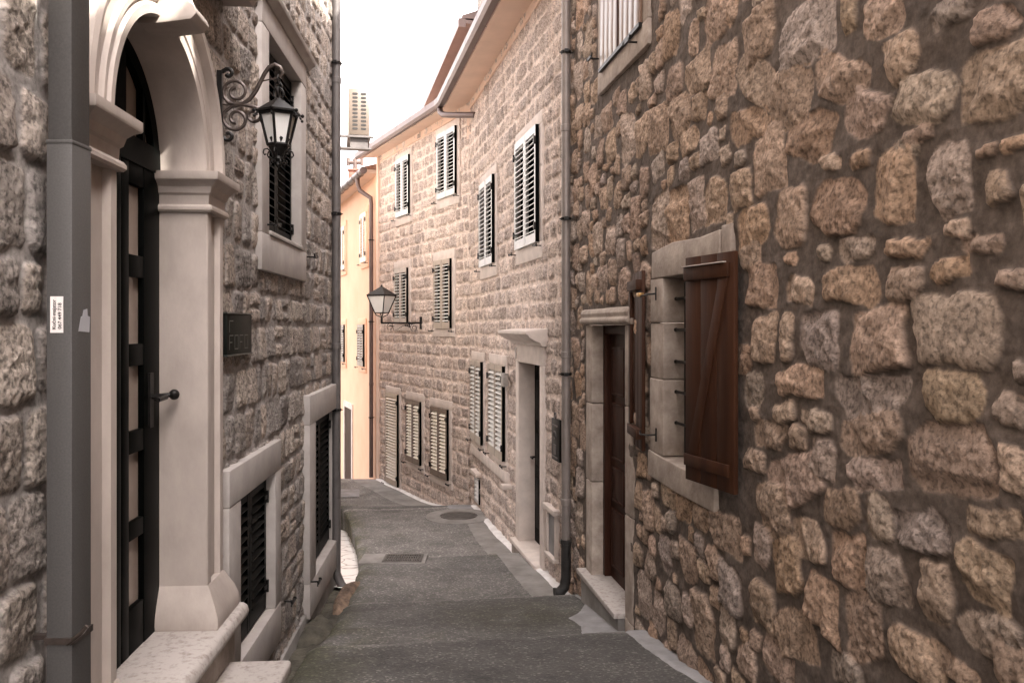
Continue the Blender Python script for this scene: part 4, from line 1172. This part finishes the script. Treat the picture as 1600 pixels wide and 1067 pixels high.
for (v0, v1) in ((-1.87, -1.45), (-1.35, -1.12), (-1.02, -.62), (-.52, -.18)):
    for (p, q) in ((a_ + .08, (a_ + b_) / 2 - .03), ((a_ + b_) / 2 + .03, b_ - .08)):
        mb = MB()
        mb.stack(Fr(FR.a, FR.s, FR.side), [(v0, 0), (v1, 0)], p, q, W0 - .021, W0 - .008)
        mb.box(FR, p - .02, p, v0 - .02, v1 + .02, W0 - .021, W0 - .002).box(FR, q, q + .02, v0 - .02, v1 + .02, W0 - .021, W0 - .002)
        mb.box(FR, p, q, v0 - .02, v0, W0 - .021, W0 - .003).box(FR, p, q, v1, v1 + .02, W0 - .021, W0 - .003)
        build('panel', mb, M['door_wood'], rd, bevel=.003)
build('dark_opening', MB().box(FR, DU0, DU1, -2.0, .02, -.30, -.28), M['dark_room'], dwy)

# window with bars and two open plank shutters
mb = MB()
mb.poly(FR, [(FR.u(4.14), .335), (FR.u(4.14), .482), (FR.u(4.4), .470), (FR.u(4.8), .485), (FR.u(5.16), .455), (FR.u(5.165), .292), (FR.u(4.6), .29)], -.16, .03)
mb.box(FR, FR.u(4.02), FR.u(4.132), .30, .50, -.1, .022)
mb.poly(FR, [(FR.u(4.20), -.94), (FR.u(4.20), -.80), (FR.u(4.97), -.782), (FR.u(5.23), -.77), (FR.u(5.23), -.93), (FR.u(4.7), -.945)], -.16, .032)
mb.box(FR, WU1, FR.u(5.21), -.775, -.32, -.16, .026).box(FR, WU1 + .004, FR.u(5.20), -.316, .02, -.16, .022).box(FR, WU1, FR.u(5.19), .024, .29, -.16, .028)
mb.box(FR, FR.u(4.16), WU0, -.79, .29, -.16, .02)
rw = build('window', mb, M['lime_warm'], HR, bevel=.008, segs=3)
build('dark_opening', MB().box(FR, WU0 - .01, WU1 + .01, -.80, .30, -.20, -.165), M['dark_room'], rw)
mb = MB()
for v in (.165, -.02, -.21, -.39, -.575): mb.tube([FR.P(WU0, v, -.06), FR.P(WU1 - .02, v, -.06), FR.P(WU1 + .03, v, -.055)], [.009, .009, .016], 8)
for k in range(1, 5): mb.tube([FR.P(WU0 + (WU1 - WU0) * k / 5.0 + .02, -.79, -.075), FR.P(WU0 + (WU1 - WU0) * k / 5.0 + .02, .30, -.075)], .0085, 8)
build('bars', mb, M['iron'], rw)
# near leaf, folded back, showing its ledges and brace
class Fl:       # frame along an arbitrary vertical plane from A to B, w toward normal
    def __init__(self, A, B, flip=1):
        self.A = A; d = (B[0] - A[0], B[1] - A[1]); self.len = math.hypot(*d)
        self.d = (d[0] / self.len, d[1] / self.len); self.nm = (self.d[1] * flip, -self.d[0] * flip); self.side = 1
    def P(self, u, v, w=0.0): return (self.A[0] + self.d[0] * u + self.nm[0] * w, self.A[1] + self.d[1] * u + self.nm[1] * w, v)
fs1 = Fl((.912, 4.325), (1.052, 3.905), -1)
fs1 = fs1 if fs1.nm[0] < 0 else Fl((.912, 4.325), (1.052, 3.905), 1)
WD = fs1.len
mb = MB()
for k in range(3):
    mb.box(fs1, k * WD / 3 + (.0012 if k else 0), (k + 1) * WD / 3 - .0012, -.79, .355, -.012, .012)
sh = build('shutter', mb, M['brown_wood'], rw, bevel=.002, label='varnished brown plank shutter folded back toward the viewer')
mb = MB().box(fs1, 0.0, WD - .035, .235, .305, .0125, .026).box(fs1, .005, WD - .035, -.715, -.655, .0125, .026)
a0, a1 = .03, WD - .045
mb.poly(fs1, [(a0, -.653), (a0 + .085, -.653), (a1, .233), (a1 - .075, .233)], .0125, .019)
build('ledge', mb, M['brown_wood'], sh, bevel=.003)
mb = MB().box(fs1, 0.0, WD - .06, .3055, .310, .014, .036)
build('drip_strip', mb, M['lime'], sh)
# far leaf, nearly edge-on
fs2 = Fl((.812, 5.28), (.804, 5.66), 1)
fs2 = fs2 if fs2.nm[0] < 0 else Fl((.812, 5.28), (.804, 5.66), -1)
mb = MB()
for k in range(3): mb.box(fs2, k * fs2.len / 3 + .001, (k + 1) * fs2.len / 3 - .001, -.79, .355, -.035, -.012)
s2 = build('shutter', mb, M['brown_wood'], rw, bevel=.002, label='weathered plank shutter seen edge-on against the wall')
mb = MB().box(fs2, .01, fs2.len - .01, .235, .30, -.012, .024).box(fs2, .01, fs2.len - .01, -.72, -.655, -.012, .024)
mb.box(fs2, fs2.len - .06, fs2.len, -.65, .23, -.012, .012)
build('ledge', mb, M['brown_wood'], s2, bevel=.003)
for v, br in ((.20, True), (-.66, False)):
    mb = MB().tube([FR.P(FR.u(5.08), v, .02), FR.P(FR.u(5.10), v - .004, .075), FR.P(FR.u(5.20), v - .012, .09), (.812, 5.275, v - .002)], .006, 6)
    mb.box(FR, FR.u(5.075), FR.u(5.085), v - .04, v + .04, .025, .034)
    build('hinge_strap', mb, M['iron'], rw)
build('catch', MB().box(FR, FR.u(5.19), FR.u(5.25), .185, .21, .07, .10), M['brass'], rw, bevel=.003)
# upper boarded window
u0, u1 = FR.u(5.36), FR.u(6.32)
mb = MB()
mb.box(FR, u0 - .12, u1 + .12, 1.78, 1.945, -.12, .028).box(FR, u0 - .12, u0, 1.947, 3.28, -.12, .025).box(FR, u1, u1 + .12, 1.947, 3.28, -.12, .025).box(FR, u0 - .12, u1 + .12, 3.282, 3.45, -.12, .028)
uw = build('window', mb, M['lime_warm'], HR, bevel=.006)
build('dark_opening', MB().box(FR, u0, u1, 1.946, 3.28, -.14, -.10), M['dark_room'], uw)
um = (u0 + u1) / 2
for (p, q) in ((u0 + .004, um - .012), (um + .012, u1 - .004)):
    mb = MB(); nb = 4
    for k in range(nb): mb.box(FR, p + (q - p) * k / nb + .0015, p + (q - p) * (k + 1) / nb - .0015, 1.955, 3.27, .02, .045)
    build('shutter', mb, M['old_wood'], uw, bevel=.002)
build('sill', MB().box(FR, u0 - .01, u1 + .01, 1.925, 1.952, .0, .052), M['iron'], uw)
build('astragal', MB().box(FR, um - .010, um + .010, 1.955, 3.27, .0, .052), M['door_wood'], uw)
hook(FR, u1 + .10, 2.06, .03, uw); hook(FR, u0 + .10, 1.86, .03, uw)

# wall pipe in the corner of the two right-hand houses
round_pipe('downpipe', 'pale grey round downpipe in the corner between rubble house and coursed stone house', .478, 7.36, -1.92, 6.48, .040, M['zinc_pale'],
           [1.75, -.25, -1.55], [2.42, .95, -.42], FR)

o_ = [q for q in bpy.data.objects if q.name.startswith('downpipe') and q.get('label', '').startswith('pale grey round')][0]
LOC[o_.name] = Vector(o_.location)
mb = MB().tube([(.478, 7.36, -1.9), (.478, 7.36, -2.22), (.462, 7.35, -2.30), (.42, 7.34, -2.345), (.375, 7.33, -2.35)], [.044, .045, .047, .049, .052], 16)
mb.lathe((.478, 7.36, -1.9), [(.045, -.02), (.050, -.018), (.050, .018), (.045, .02)], 16)
build('boot', mb, M['boot'], o_, smooth=True)

# ================================================================== COURSED STONE HOUSE (two facets)
HM = root('coursed_house', 'pale coursed stone house with many louvred shutters under wide peach eaves', 'house', (0.2, 9.5, -2.6))
mc = [[t[0] * 1.0, t[1] * 1.015, t[2] * 1.045] for t in [(0.50, 0.405, 0.345), (0.46, 0.375, 0.32), (0.53, 0.435, 0.37), (0.43, 0.355, 0.31), (0.56, 0.465, 0.40), (0.48, 0.40, 0.35)]]
FO = 12.85
window('1', F1, HM, 8.55, 9.50, .87, 2.07, top=.13, bot=.17, mat=M['frame_sheen_white'])
window('1', F1, HM, 10.84, 11.76, .83, 1.98, top=.13, bot=.17, mat=M['frame_sheen_white'])
window('1', F1, HM, 11.66, 12.50, -1.66, -.50, lw=.10, rw=.10, top=.13, bot=.10, mat=M['frame_sheen_beige'])
window('1', F1, HM, 10.20, 11.09, -1.65, -.49, lw=.10, rw=.12, top=.13, bot=.10, mat=M['frame_sheen_beige'])
mb = MB().box(F1, F1.u(9.98), F1.u(12.60), -1.90, -1.765, .0, .045).box(F1, F1.u(9.86), F1.u(9.99), -1.93, -1.88, .0, .13)
build('sill_band', mb, M['lime'], HM, bevel=.006)
# small vent low down
mb = surround_mb(F1, F1.u(11.95), F1.u(12.30), -2.56, -2.20, .03, .03, .04, .03, .015, .1)
vw = build('vent', mb, M['lime'], HM)
HOLES['1'].append((F1.u(11.95), F1.u(12.30), -2.56, -2.20))
build('vent_cap', MB().box(F1, F1.u(11.90), F1.u(12.36), -2.158, -2.10, .0, .09), M['lime'], vw, bevel=.004)
shutter(F1, F1.u(11.95), F1.u(12.30), -2.56, -2.20, .0, M['frame_sheen_white'], vw, stile=.03, rail=.03)
# door
a_, b_ = F1.u(8.48), F1.u(9.42)
HOLES['1'].append((a_ - .05, b_ + .05, -2.46, -.33))
mb = MB()
mb.box(F1, a_ - .15, a_, -2.62, -.402, -.42, .04).box(F1, b_, b_ + .15, -2.62, -.402, -.42, .04).box(F1, a_ - .15, b_ + .15, -.40, -.20, -.42, .042)
md = build('doorway', mb, M['lime'], HM, bevel=.006)
build('threshold', MB().box(F1, a_ - .04, b_ + .20, -2.47, -2.425, -.40, .10), M['lime'], md, bevel=.006)
build('step_front', MB().box(F1, a_ - .02, b_ + .18, -2.85, -2.472, -.1, .08), M['lime_old'], md)
mb = MB().extr(F1, [(-.02, -.20), (.07, -.20), (.09, -.165), (.15, -.14), (.20, -.11), (.215, -.085), (.235, -.08), (.235, -.045), (.0, -.02), (-.02, -.02)], a_ - .22, b_ + .22)
build('hood', mb, M['lime'], md, bevel=.004)
mb = MB().box(F1, a_, b_, -2.424, -.404, -.20, -.15)
mdr = build('door', mb, M['green_paint'], HM)
for (v0, v1) in ((-2.25, -1.7), (-1.55, -1.2), (-1.05, -.6)):
    for (p, q) in ((a_ + .09, (a_ + b_) / 2 - .05), ((a_ + b_) / 2 + .05, b_ - .09)):
        build('panel', MB().box(F1, p, q, v0, v1, -.152, -.135), M['green_paint'], mdr, bevel=.008)
mb = MB().tube([F1.P(b_ - .06, -1.47, -.15), F1.P(b_ - .06, -1.47, -.09), F1.P(b_ - .16, -1.47, -.085)], .011, 8)
build('handle', mb, M['iron'], mdr)
# meter niche low by the pipe
mb = MB().box(F1, F1.u(7.83), F1.u(8.24), -1.785, -1.735, .0, .075).box(F1, F1.u(7.86), F1.u(8.20), -2.24, -2.20, .0, .07)
mb.box(F1, F1.u(8.16), F1.u(8.20), -2.199, -1.786, .0, .05).box(F1, F1.u(7.86), F1.u(7.90), -2.199, -1.786, .0, .05)
nc = build('niche', mb, M['lime'], HM, bevel=.005)
build('niche_panel', MB().box(F1, F1.u(7.90), F1.u(8.16), -2.199, -1.786, .0, .03), M['white_cement'], nc)

mb = MB().box(F1, F1.u(7.8), F1.u(FO), -3.2, 3.45, -.48, -.46).box(F2, F2.u(FO), F2.u(17.0), -3.7, 3.45, -.48, -.46)
mb.box(F1, F1.u(FO) - .12, F1.u(FO) + .03, -3.2, 3.45, -.12, -.02)
build('wall_core', mb, M['plaster'], HM)
# facet 2 windows
window('2', F2, HM, 15.27, 15.90, 2.07, 3.15, lw=.10, rw=.12, top=.12, bot=.16, mat=M['frame_sheen_white'])
window('2', F2, HM, 13.29, 13.98, 2.12, 3.20, lw=.12, rw=.13, top=.12, bot=.16, mat=M['frame_sheen_white'])
window('2', F2, HM, 15.35, 15.97, .06, 1.08, lw=.12, rw=.12, top=.15, bot=.14, mat=M['frame_sheen_beige'])
window('2', F2, HM, 13.48, 14.10, -.03, 1.10, lw=.13, rw=.13, top=.15, bot=.14, mat=M['frame_sheen_beige'])
window('2', F2, HM, 15.83, 16.44, -3.05, -1.30, lw=.10, rw=.10, top=.13, bot=.03, leaves=1, midrail=-2.45, mat=M['frame_door_sheen'])
window('2', F2, HM, 14.73, 15.36, -2.46, -1.335, lw=.13, rw=.11, top=.14, bot=.13, mat=M['frame_sheen_brown'])
window('2', F2, HM, 13.59, 14.24, -2.51, -1.36, lw=.13, rw=.13, top=.14, bot=.14, mat=M['frame_sheen_brown'])

st = coursed(F1.u(7.6), F1.u(FO) + .3, -3.0, 3.5, .165, .215, .13, .36, .034, .014, mc, 31, n=6)
stone_wall('wall', F1, [(F1.u(7.72), F1.u(FO), .0135)], [(-3.1, -2.7, .03), (-2.7, 3.47, .0125)], st, (0.70, 0.59, 0.52), M['coursed'], HM, HOLES['1'], None,
           seed=401, warp=.008, rock_amp=.012, mort_amp=.004, edge=.10, mort_var=.08, rf=1.7, chips=0)
st = coursed(F2.u(FO) - .3, F2.u(17.1), -3.5, 3.5, .165, .215, .13, .36, .034, .014, mc, 32, n=6)
stone_wall('wall', F2, [(F2.u(FO), F2.u(16.95), .015)], [(-3.6, 3.47, .014)], st, (0.70, 0.59, 0.52), M['coursed'], HM, HOLES['2'], None,
           seed=431, warp=.008, rock_amp=.012, mort_amp=.004, edge=.10, mort_var=.08, rf=1.7, chips=0)
mb = MB().box(F2, F2.u(16.93), F2.u(17.04), -3.9, 3.5, -.3, .05)
mb.box(F1, F1.u(7.75), F1.u(FO), 3.34, 3.47, -.05, .018).box(F2, F2.u(FO) , F2.u(17.0), 3.34, 3.47, -.05, .018)
mb.box(F2, F2.u(FO) - .06, F2.u(FO) + .10, 2.9, 3.36, -.05, .02)
build('plaster_trim', mb, M['plaster'], HM)
mb = MB()
a = F1.P(F1.u(7.78), 0, 0); b = F2.P(F2.u(17.02), 0, 0)
mb.add([(b[0] + .02, b[1], -4), (b[0] + 7, b[1] + 1, -4), (b[0] + 7, b[1] + 1, 3.5), (b[0] + .02, b[1], 3.5)], [(0, 1, 2, 3)])
build('end_wall', mb, M['plaster'], HM)
# eaves: soffit, fascia, gutter follow both facets
def offset_line(w1, w2, y_start, y_end):
    """points of the eave at distance w from the wall: start on facet 1, mitre, end on facet 2"""
    def lin(fr, w): # X = A + s Y
        p = fr.P(0, 0, w); return p[0] - fr.s * p[1], fr.s
    A1, s1 = lin(F1, w1); A2, s2 = lin(F2, w2)
    ym = (A2 - A1) / (s1 - s2)
    return [(A1 + s1 * y_start, y_start), (A1 + s1 * (ym - .1), ym - .1), ((A1 + s1 * (ym - .1) + A2 + s2 * (ym + .1)) / 2 * 1.0, ym), (A2 + s2 * (ym + .1), ym + .1), (A2 + s2 * y_end, y_end)]
def band(lineA, lineB, za, zb, mb, th=.03):
    n = len(lineA)
    vs = [(x, y, za) for x, y in lineA] + [(x, y, zb) for x, y in lineB] + [(x, y, za + th) for x, y in lineA] + [(x, y, zb + th) for x, y in lineB]
    fs = []
    for i in range(n - 1):
        fs += [(i, i + 1, n + i + 1, n + i), (2 * n + i, 3 * n + i, 3 * n + i + 1, 2 * n + i + 1), (i, 2 * n + i, 2 * n + i + 1, i + 1), (n + i, n + i + 1, 3 * n + i + 1, 3 * n + i)]
    fs += [(0, n, 3 * n, 2 * n), (n - 1, 3 * n - 1 + 0, 4 * n - 1, 2 * n - 1)]
    mb.add(vs, fs)
OV = .36
mb = MB(); band(offset_line(-.05, -.05, 7.6, 17.05), offset_line(OV, OV * .8, 7.6, 17.05), 3.46, 3.44, mb)
build('soffit', mb, M['plaster'], HM)
gl0 = offset_line(OV, OV * .8, 7.6, 17.15); gl1 = offset_line(OV + .13, OV * .8 + .12, 7.6, 17.15); gl2 = offset_line(OV + .02, OV * .8 + .02, 7.6, 17.15)
mb = MB()
def ribbon(A, za, B, zb):
    n = len(A)
    mb.add([(x, y, za) for x, y in A] + [(x, y, zb) for x, y in B], [(i, i + 1, n + i + 1, n + i) for i in range(n - 1)])
gm = offset_line(OV + .10, OV * .8 + .09, 7.6, 17.15)
ribbon(gl2, 3.50, gl2, 3.44); ribbon(gl2, 3.44, gm, 3.43); ribbon(gm, 3.43, gl1, 3.47); ribbon(gl1, 3.47, gl1, 3.56)
gl3 = offset_line(OV + .115, OV * .8 + .105, 7.6, 17.15); ribbon(gl1, 3.56, gl3, 3.555)
for i, (A, B) in enumerate(((gl1[0], gl1[1]), (gl1[3], gl1[4]))):
    L = math.dist(A, B); n = int(L / .75)
    for k in range(n):
        t_ = (k + .5) / n; x, y = A[0] + (B[0] - A[0]) * t_, A[1] + (B[1] - A[1]) * t_
        fr = F1 if i == 0 else F2
        u = y * fr.n + .0
        px_, py_ = fr.nm[0], fr.nm[1]
        c = [(x + px_ * .004 + fr.d[0] * s, y + py_ * .004 + fr.d[1] * s) for s in (-.008, .008)]
        e = [(x - px_ * .12 + fr.d[0] * s, y - py_ * .12 + fr.d[1] * s) for s in (-.008, .008)]
        mb.add([(c[0][0], c[0][1], 3.462), (c[1][0], c[1][1], 3.462), (c[1][0], c[1][1], 3.568), (c[0][0], c[0][1], 3.568), (e[1][0], e[1][1], 3.568), (e[0][0], e[0][1], 3.568), (e[1][0] , e[1][1], 3.425), (e[0][0], e[0][1], 3.425)],
               [(0, 1, 2, 3), (3, 2, 4, 5), (0, 1, 6, 7)])
build('gutter', mb, M['gutter'], HM)
# short pipe from the gutter mitre back to the wall
gx_, gy_ = gm[2]
wx, wy = F1.P(F1.u(12.55), 0, .05)[:2]
mb = MB().tube([(gx_ + .03, gy_ + .06, 3.45), (gx_ + .04, gy_ + .03, 3.36), (gx_ + .10, gy_ - .08, 3.29), (gx_ + .2, gy_ - .25, 3.245), (wx + .08, gy_ - .62, 3.15)], .045, 12)
build('outlet_pipe', mb, M['gutter'], HM, smooth=True)
# tiled roof above
mb = MB()
e0 = offset_line(OV + .02, OV * .8 + .02, 7.6, 17.15)
r0 = [(x + 4.2, y + .8) for x, y in e0]
nn = 60
pe = []; pr = []
def resamp(P, n):
    P = np.array(P); d = np.r_[0, np.cumsum(np.hypot(*np.diff(P, axis=0).T))]; s = np.linspace(0, d[-1], n)
    return np.stack([np.interp(s, d, P[:, 0]), np.interp(s, d, P[:, 1])], 1)
pe = resamp(e0, 241); pr = resamp(r0, 241)
vs = []; fs = []
for i in range(241):
    h = .025 * abs(math.sin(i * math.pi / 3))
    vs += [(pe[i][0], pe[i][1], 3.52 + h), (pr[i][0], pr[i][1], 5.0 + h)]
for i in range(240): fs.append((2 * i, 2 * i + 2, 2 * i + 3, 2 * i + 1))
mb.add(vs, fs)
mb.add([(e0[0][0], e0[0][1], 3.5), (e0[0][0] + 4.2, e0[0][1] + .8, 5.0), (e0[0][0] + 4.2, e0[0][1] + .8, 3.5)], [(0, 1, 2)])
build('roof', mb, M['tiles'], HM)

# things on the coursed house
mbx = root('mailbox', 'flat black iron mailbox with raised ornament beside the pale doorway', 'mailbox', F1.P(F1.u(8.0), -1.0, .03))
u0, u1 = F1.u(7.64), F1.u(7.90)
build('body', MB().box(F1, u0, u1, -1.25, -.86, .04, .075), M['iron'], mbx, bevel=.006)
mb = MB()
mb.tube([F1.P((u0 + u1) / 2 + .03 * math.cos(t_), -.83 + .03 * math.sin(t_), .075) for t_ in np.linspace(0, 2 * math.pi, 13)], .007, 6, False)
mb.box(F1, u0 + .04, u1 - .04, -.93, -.915, .075, .083)
mb.tube([F1.P(a, b, .079) for a, b in spiral((u0 + u1) / 2, -1.02, .05, .015, 0, 1.2, 18)], .006, 6)
mb.box(F1, u0 + .09, u1 - .09, -1.19, -1.10, .075, .082).box(F1, u0 + .04, u1 - .04, -1.225, -1.21, .075, .083)
build('ornament', mb, M['zinc'], mbx)
jb = build('junction_box', MB().box(F1, F1.u(9.92), F1.u(10.06), -.72, -.56, .045, .11), M['greybox'], None, bevel=.008, loc=F1.P(F1.u(9.99), -.64, .05), label='small grey plastic junction box between right lower shutter and doorway')
jb['category'] = 'junction box'
db = build('doorbell', MB().box(F1, F1.u(9.50), F1.u(9.53), -.36, -.24, .042, .06), M['sticker'], None, bevel=.003, loc=F1.P(F1.u(9.51), -.3, .05), label='tiny pale doorbell plate on the jamb under the stone hood')
db['category'] = 'doorbell'

# street lamp on facet 2
lw = F2.P(F2.u(14.74), 0, 0)
SL = root('street_lamp', 'black four-sided street lamp on a long wall bracket with thin scrolls', 'street lamp', (lw[0], lw[1], 0))
um_ = F2.u(14.74)
mb = MB().box(F2, um_ - .02, um_ + .02, -.05, .17, .02, .05)
mb.tube([F2.P(um_, .06, .03), F2.P(um_, .06, .76)], .016, 8)
mb.tube([F2.P(um_, .06, .75), F2.P(um_, .165, .75)], .018, 8)
mb.box(F2, um_ - .012, um_ + .012, -.02, .08, .235, .26)
build('bracket', mb, M['iron'], SL)
c1 = spiral(.16, -.025, .075, .02, math.pi * .6, -1.6, 40); c2 = spiral(.60, -.015, .055, .02, math.pi * .25, 1.4, 36)
mb = MB().tube([F2.P(um_, b, a) for a, b in reversed(c1)] + [F2.P(um_, b, a) for a, b in [(.20, .04), (.30, .035), (.38, .0), (.46, -.05), (.53, -.075)]] + [F2.P(um_, b, a) for a, b in reversed(spiral(.60, -.01, .02, .066, 0, 1.35, 36))][::1], .005, 6)
build('scroll', mb, M['iron'], SL, smooth=True)
lc_ = F2.P(um_, 0, .75)
def q4(r, k, z, ph=R(45 - 26)): return (lc_[0] + r * math.cos(ph + math.pi / 2 * k), lc_[1] + r * math.sin(ph + math.pi / 2 * k), z)
mb = MB()
top = [q4(.265, k, .545) for k in range(4)]; t2 = [q4(.265, k, .535) for k in range(4)]
mb.add([(lc_[0], lc_[1], .70)] + top + t2, [(0, 1 + k, 1 + (k + 1) % 4) for k in range(4)] + [(1 + k, 5 + k, 5 + (k + 1) % 4, 1 + (k + 1) % 4) for k in range(4)] + [(5, 6, 7, 8)])
mb.ball((lc_[0], lc_[1], .705), .018)
build('lamp_roof', mb, M['iron'], SL)
mb = MB()
for k in range(4):
    mb.tube([q4(.25, k, .53), q4(.12, k, .235)], .010, 6)
    mb.tube([q4(.12, k, .235), q4(.10, k, .20), q4(.02, k, .165)], .009, 6)
    mb.tube([q4(.12, k, .235), q4(.12, k + 1, .235)], .009, 6); mb.tube([q4(.25, k, .53), q4(.25, k + 1, .53)], .010, 6)
build('lamp_frame', mb, M['iron'], SL)
vs = [q4(.238, k, .525) for k in range(4)] + [q4(.113, k, .24) for k in range(4)]
mb = MB().add(vs, [(k, (k + 1) % 4, 4 + (k + 1) % 4, 4 + k) for k in range(4)] + [(3, 2, 1, 0), (4, 5, 6, 7)])
build('lamp_glass', mb, M['lamp_glass'], SL)

# ================================================================== SALMON HOUSE at the bend
HF = root('salmon_house', 'salmon plastered house glowing at the bend behind the street lamp', 'house', FF.P(FF.u(19), -3.6, 0))
mb = MB().box(FF, FF.u(17.06), FF.u(26), -5.5, 3.15, -6, 0)
build('wall', mb, M['salmon'], HF)
for (y0, y1, v0, v1) in ((18.05, 18.62, 1.42, 2.48), (20.6, 21.2, 1.42, 2.48), (18.30, 18.92, -.88, .04), (20.65, 21.25, -.88, .04)):
    window('F', FF, HF, y0, y1, v0, v1, lw=.12, rw=.12, top=.14, bot=.14, proud=.03, depth=.05, stone=M['salmon'], mat=(M['shutter_tan'] if v0 > 1 else M['frame_sheen_beige']))
a_, b_ = FF.u(19.85), FF.u(20.75)
mb = surround_mb(FF, a_, b_, -4.2, -1.98, .12, .12, .13, .0, .03, .0)
fd = build('doorway', mb, M['lime'], HF)
build('door', MB().box(FF, a_, b_, -4.2, -1.98, .0, .006), M['brown_wood'], HF)
mb = MB()
mb.box(FF, FF.u(17.06), FF.u(26), 3.13, 3.20, .0, .25)
build('soffit', mb, M['plaster'], HF)
mb = MB().tube([FF.P(u, 3.17, .32) for u in (FF.u(17.0), FF.u(20), FF.u(26))], .075, 12)
for k in range(14):
    c = FF.P(FF.u(17.3) + k * .6, 3.17, .32); d = FF.P(FF.u(17.3) + k * .6 + .03, 3.17, .32)
    mb.tube([c, d], .084, 12)
build('gutter', mb, M['gutter'], HF, smooth=True)
mb = MB().extr(FF, [(.30, 3.22), (.30, 3.26), (-3.2, 4.3), (-6.4, 3.3), (-6.4, 3.2)], FF.u(17.1), FF.u(26))
build('roof', mb, M['tiles'], HF)
round_pipe('downpipe', 'thin rusty downpipe with an elbow on the edge of the salmon house', FF.P(FF.u(17.42), 0, .07)[0], FF.P(FF.u(17.42), 0, .07)[1], -3.15, 2.55, .045, M['gutter'],
           [.6, -1.2], [1.8, .1, -1.9], FF, topbend=[FF.P(FF.u(17.42), 2.68, .08), FF.P(FF.u(17.6), 2.85, .27), FF.P(FF.u(17.62), 2.98, .31), FF.P(FF.u(17.62), 3.12, .32)])
# chimney
cx, cy = (555 - 800) / 1300 * 19.6, 19.6
mb = MB().box(FW, cx - .14, cx + .14, 3.2, 3.64, cy - .14, cy + .14).box(FW, cx - .16, cx + .16, 3.64, 3.69, cy - .16, cy + .16)
ch = build('chimney', mb, M['brick'], HF, bevel=.004)
mb = MB().tube([(cx, cy, 3.69), (cx, cy, 3.95)], .055, 10).tube([(cx - .15, cy, 3.86), (cx + .15, cy, 3.86)], .05, 10)
mb.tube([(cx - .16, cy, 3.78), (cx - .16, cy, 3.96)], .045, 10).tube([(cx + .16, cy, 3.78), (cx + .16, cy, 3.96)], .045, 10)
build('chimney_pot', mb, M['pot'], ch, smooth=True)

# ================================================================== UPPER HOUSE rising behind the eaves
HU = root('upper_house', 'peach upper house with grey verge and pale tower rising above the stone eaves', 'house', (1.6, 15, 3.6))
FU = Fr(2.55, -.22, -1)
build('wall', MB().box(FU, FU.u(13.6), FU.u(20), 3.2, 4.96, -4, 0), M['plaster'], HU)
mb = MB().box(FU, FU.u(13.7), FU.u(20.2), 4.96, 5.02, -4, .30)
mb.box(FU, FU.u(13.7), FU.u(20.2), 4.90, 5.04, .30, .42)
mb.extr(FU, [(.36, 5.045), (.36, 5.09), (-2, 6.0), (-2, 5.045)], FU.u(13.7), FU.u(20.2))
build('roof', mb, M['gutter'], HU)
FT = Fr(2.49, -.22, -1)
tw = build('tower', MB().box(FT, FT.u(11.2), FT.u(14.05), 3.9, 7.2, -3, 0), M['pale_plaster'], HU)
tw2 = build('window', surround_mb(FT, FT.u(13.0), FT.u(13.75), 5.05, 6.2, .08, .08, .1, .1, .02, .0), M['lime'], HU)
shutter(FT, FT.u(13.0), FT.u(13.75), 5.05, 6.2, .005, M['frame_sheen_white'], tw2)

# ================================================================== HOUSE ACROSS THE SIDE OPENING with the air conditioner
HB = root('side_house', 'pale plastered house hidden past the grey house corner carrying the air conditioner', 'house', (-4, 14, -3))
FB = Fr(0.0, -.2235, +1)
build('wall', MB().box(FB, FB.u(11.0), FB.u(17.5), -4.2, 3.5, -5, 0), M['pale_plaster'], HB)
mb = MB().extr(FB, [(.0, 3.5), (.0, 3.56), (-2.6, 4.3), (-5.2, 3.56), (-5.2, 3.5)], FB.u(10.9), FB.u(17.6))
build('roof', mb, M['tiles'], HB)
AC = root('air_conditioner', 'cream air conditioner unit with slotted side mounted high against the sky', 'air conditioner', (-2.1, 11.4, 2.6))
ax0, ax1, ay0, ay1, az0, az1 = -2.235, -1.955, 11.4, 12.2, 2.62, 3.26
AC.rotation_euler.z = R(12)
body = build('casing', MB().box(FW, ax0, ax1, az0, az1, ay0, ay1), M['ac'], AC, bevel=.012)
mb = MB()
for c in range(2):
    for k in range(10):
        x = ax0 + .085 + c * .115; z = az0 + .085 + k * .053
        pts = []
        for t_ in np.linspace(math.pi / 2, 3 * math.pi / 2, 6): pts.append((x - .022 + .015 * math.cos(t_), z + .015 * math.sin(t_)))
        for t_ in np.linspace(-math.pi / 2, math.pi / 2, 6): pts.append((x + .022 + .015 * math.cos(t_), z + .015 * math.sin(t_)))
        n = len(pts)
        mb.add([(p, ay0 - .003, q) for p, q in pts] + [(p, ay0 + .01, q) for p, q in pts], [tuple(range(n)), tuple(range(2 * n - 1, n - 1, -1))] + [(i, (i + 1) % n, n + (i + 1) % n, n + i) for i in range(n)])
build('side_slots', mb, M['ac_dark'], AC)
mb = MB().lathe((0, 0, 0), [(.24, 0), (.25, .01), (.20, .012)], 24)
mb.v = [(ax1 + z, 11.8 + x, 2.95 + y) for x, y, z in mb.v]
mb = None
for q_ in ((ay0 - .02, ay0 + .04), (ay1 - .06, ay1)):
    build('bracket_arm', MB().box(FW, -2.75, ax1 + .06, az0 - .035, az0 - .012, q_[0], q_[1]), M['zinc'], AC)
build('drip_tray', MB().box(FW, ax0 - .02, ax1 + .02, az0 - .0115, az0 - .004, ay0 - .01, ay1), M['zinc'], AC)
mb = MB().box(FW, ax0 + .02, ax1 - .02, az0 - .174, az0 - .036, ay0 + .02, ay0 + .10)
build('support_block', mb, M['zinc'], AC)
build('support_shelf', MB().box(FW, -2.75, ax1 + .0, az0 - .195, az0 - .175, ay0 - .02, ay0 + .12), M['zinc'], AC)
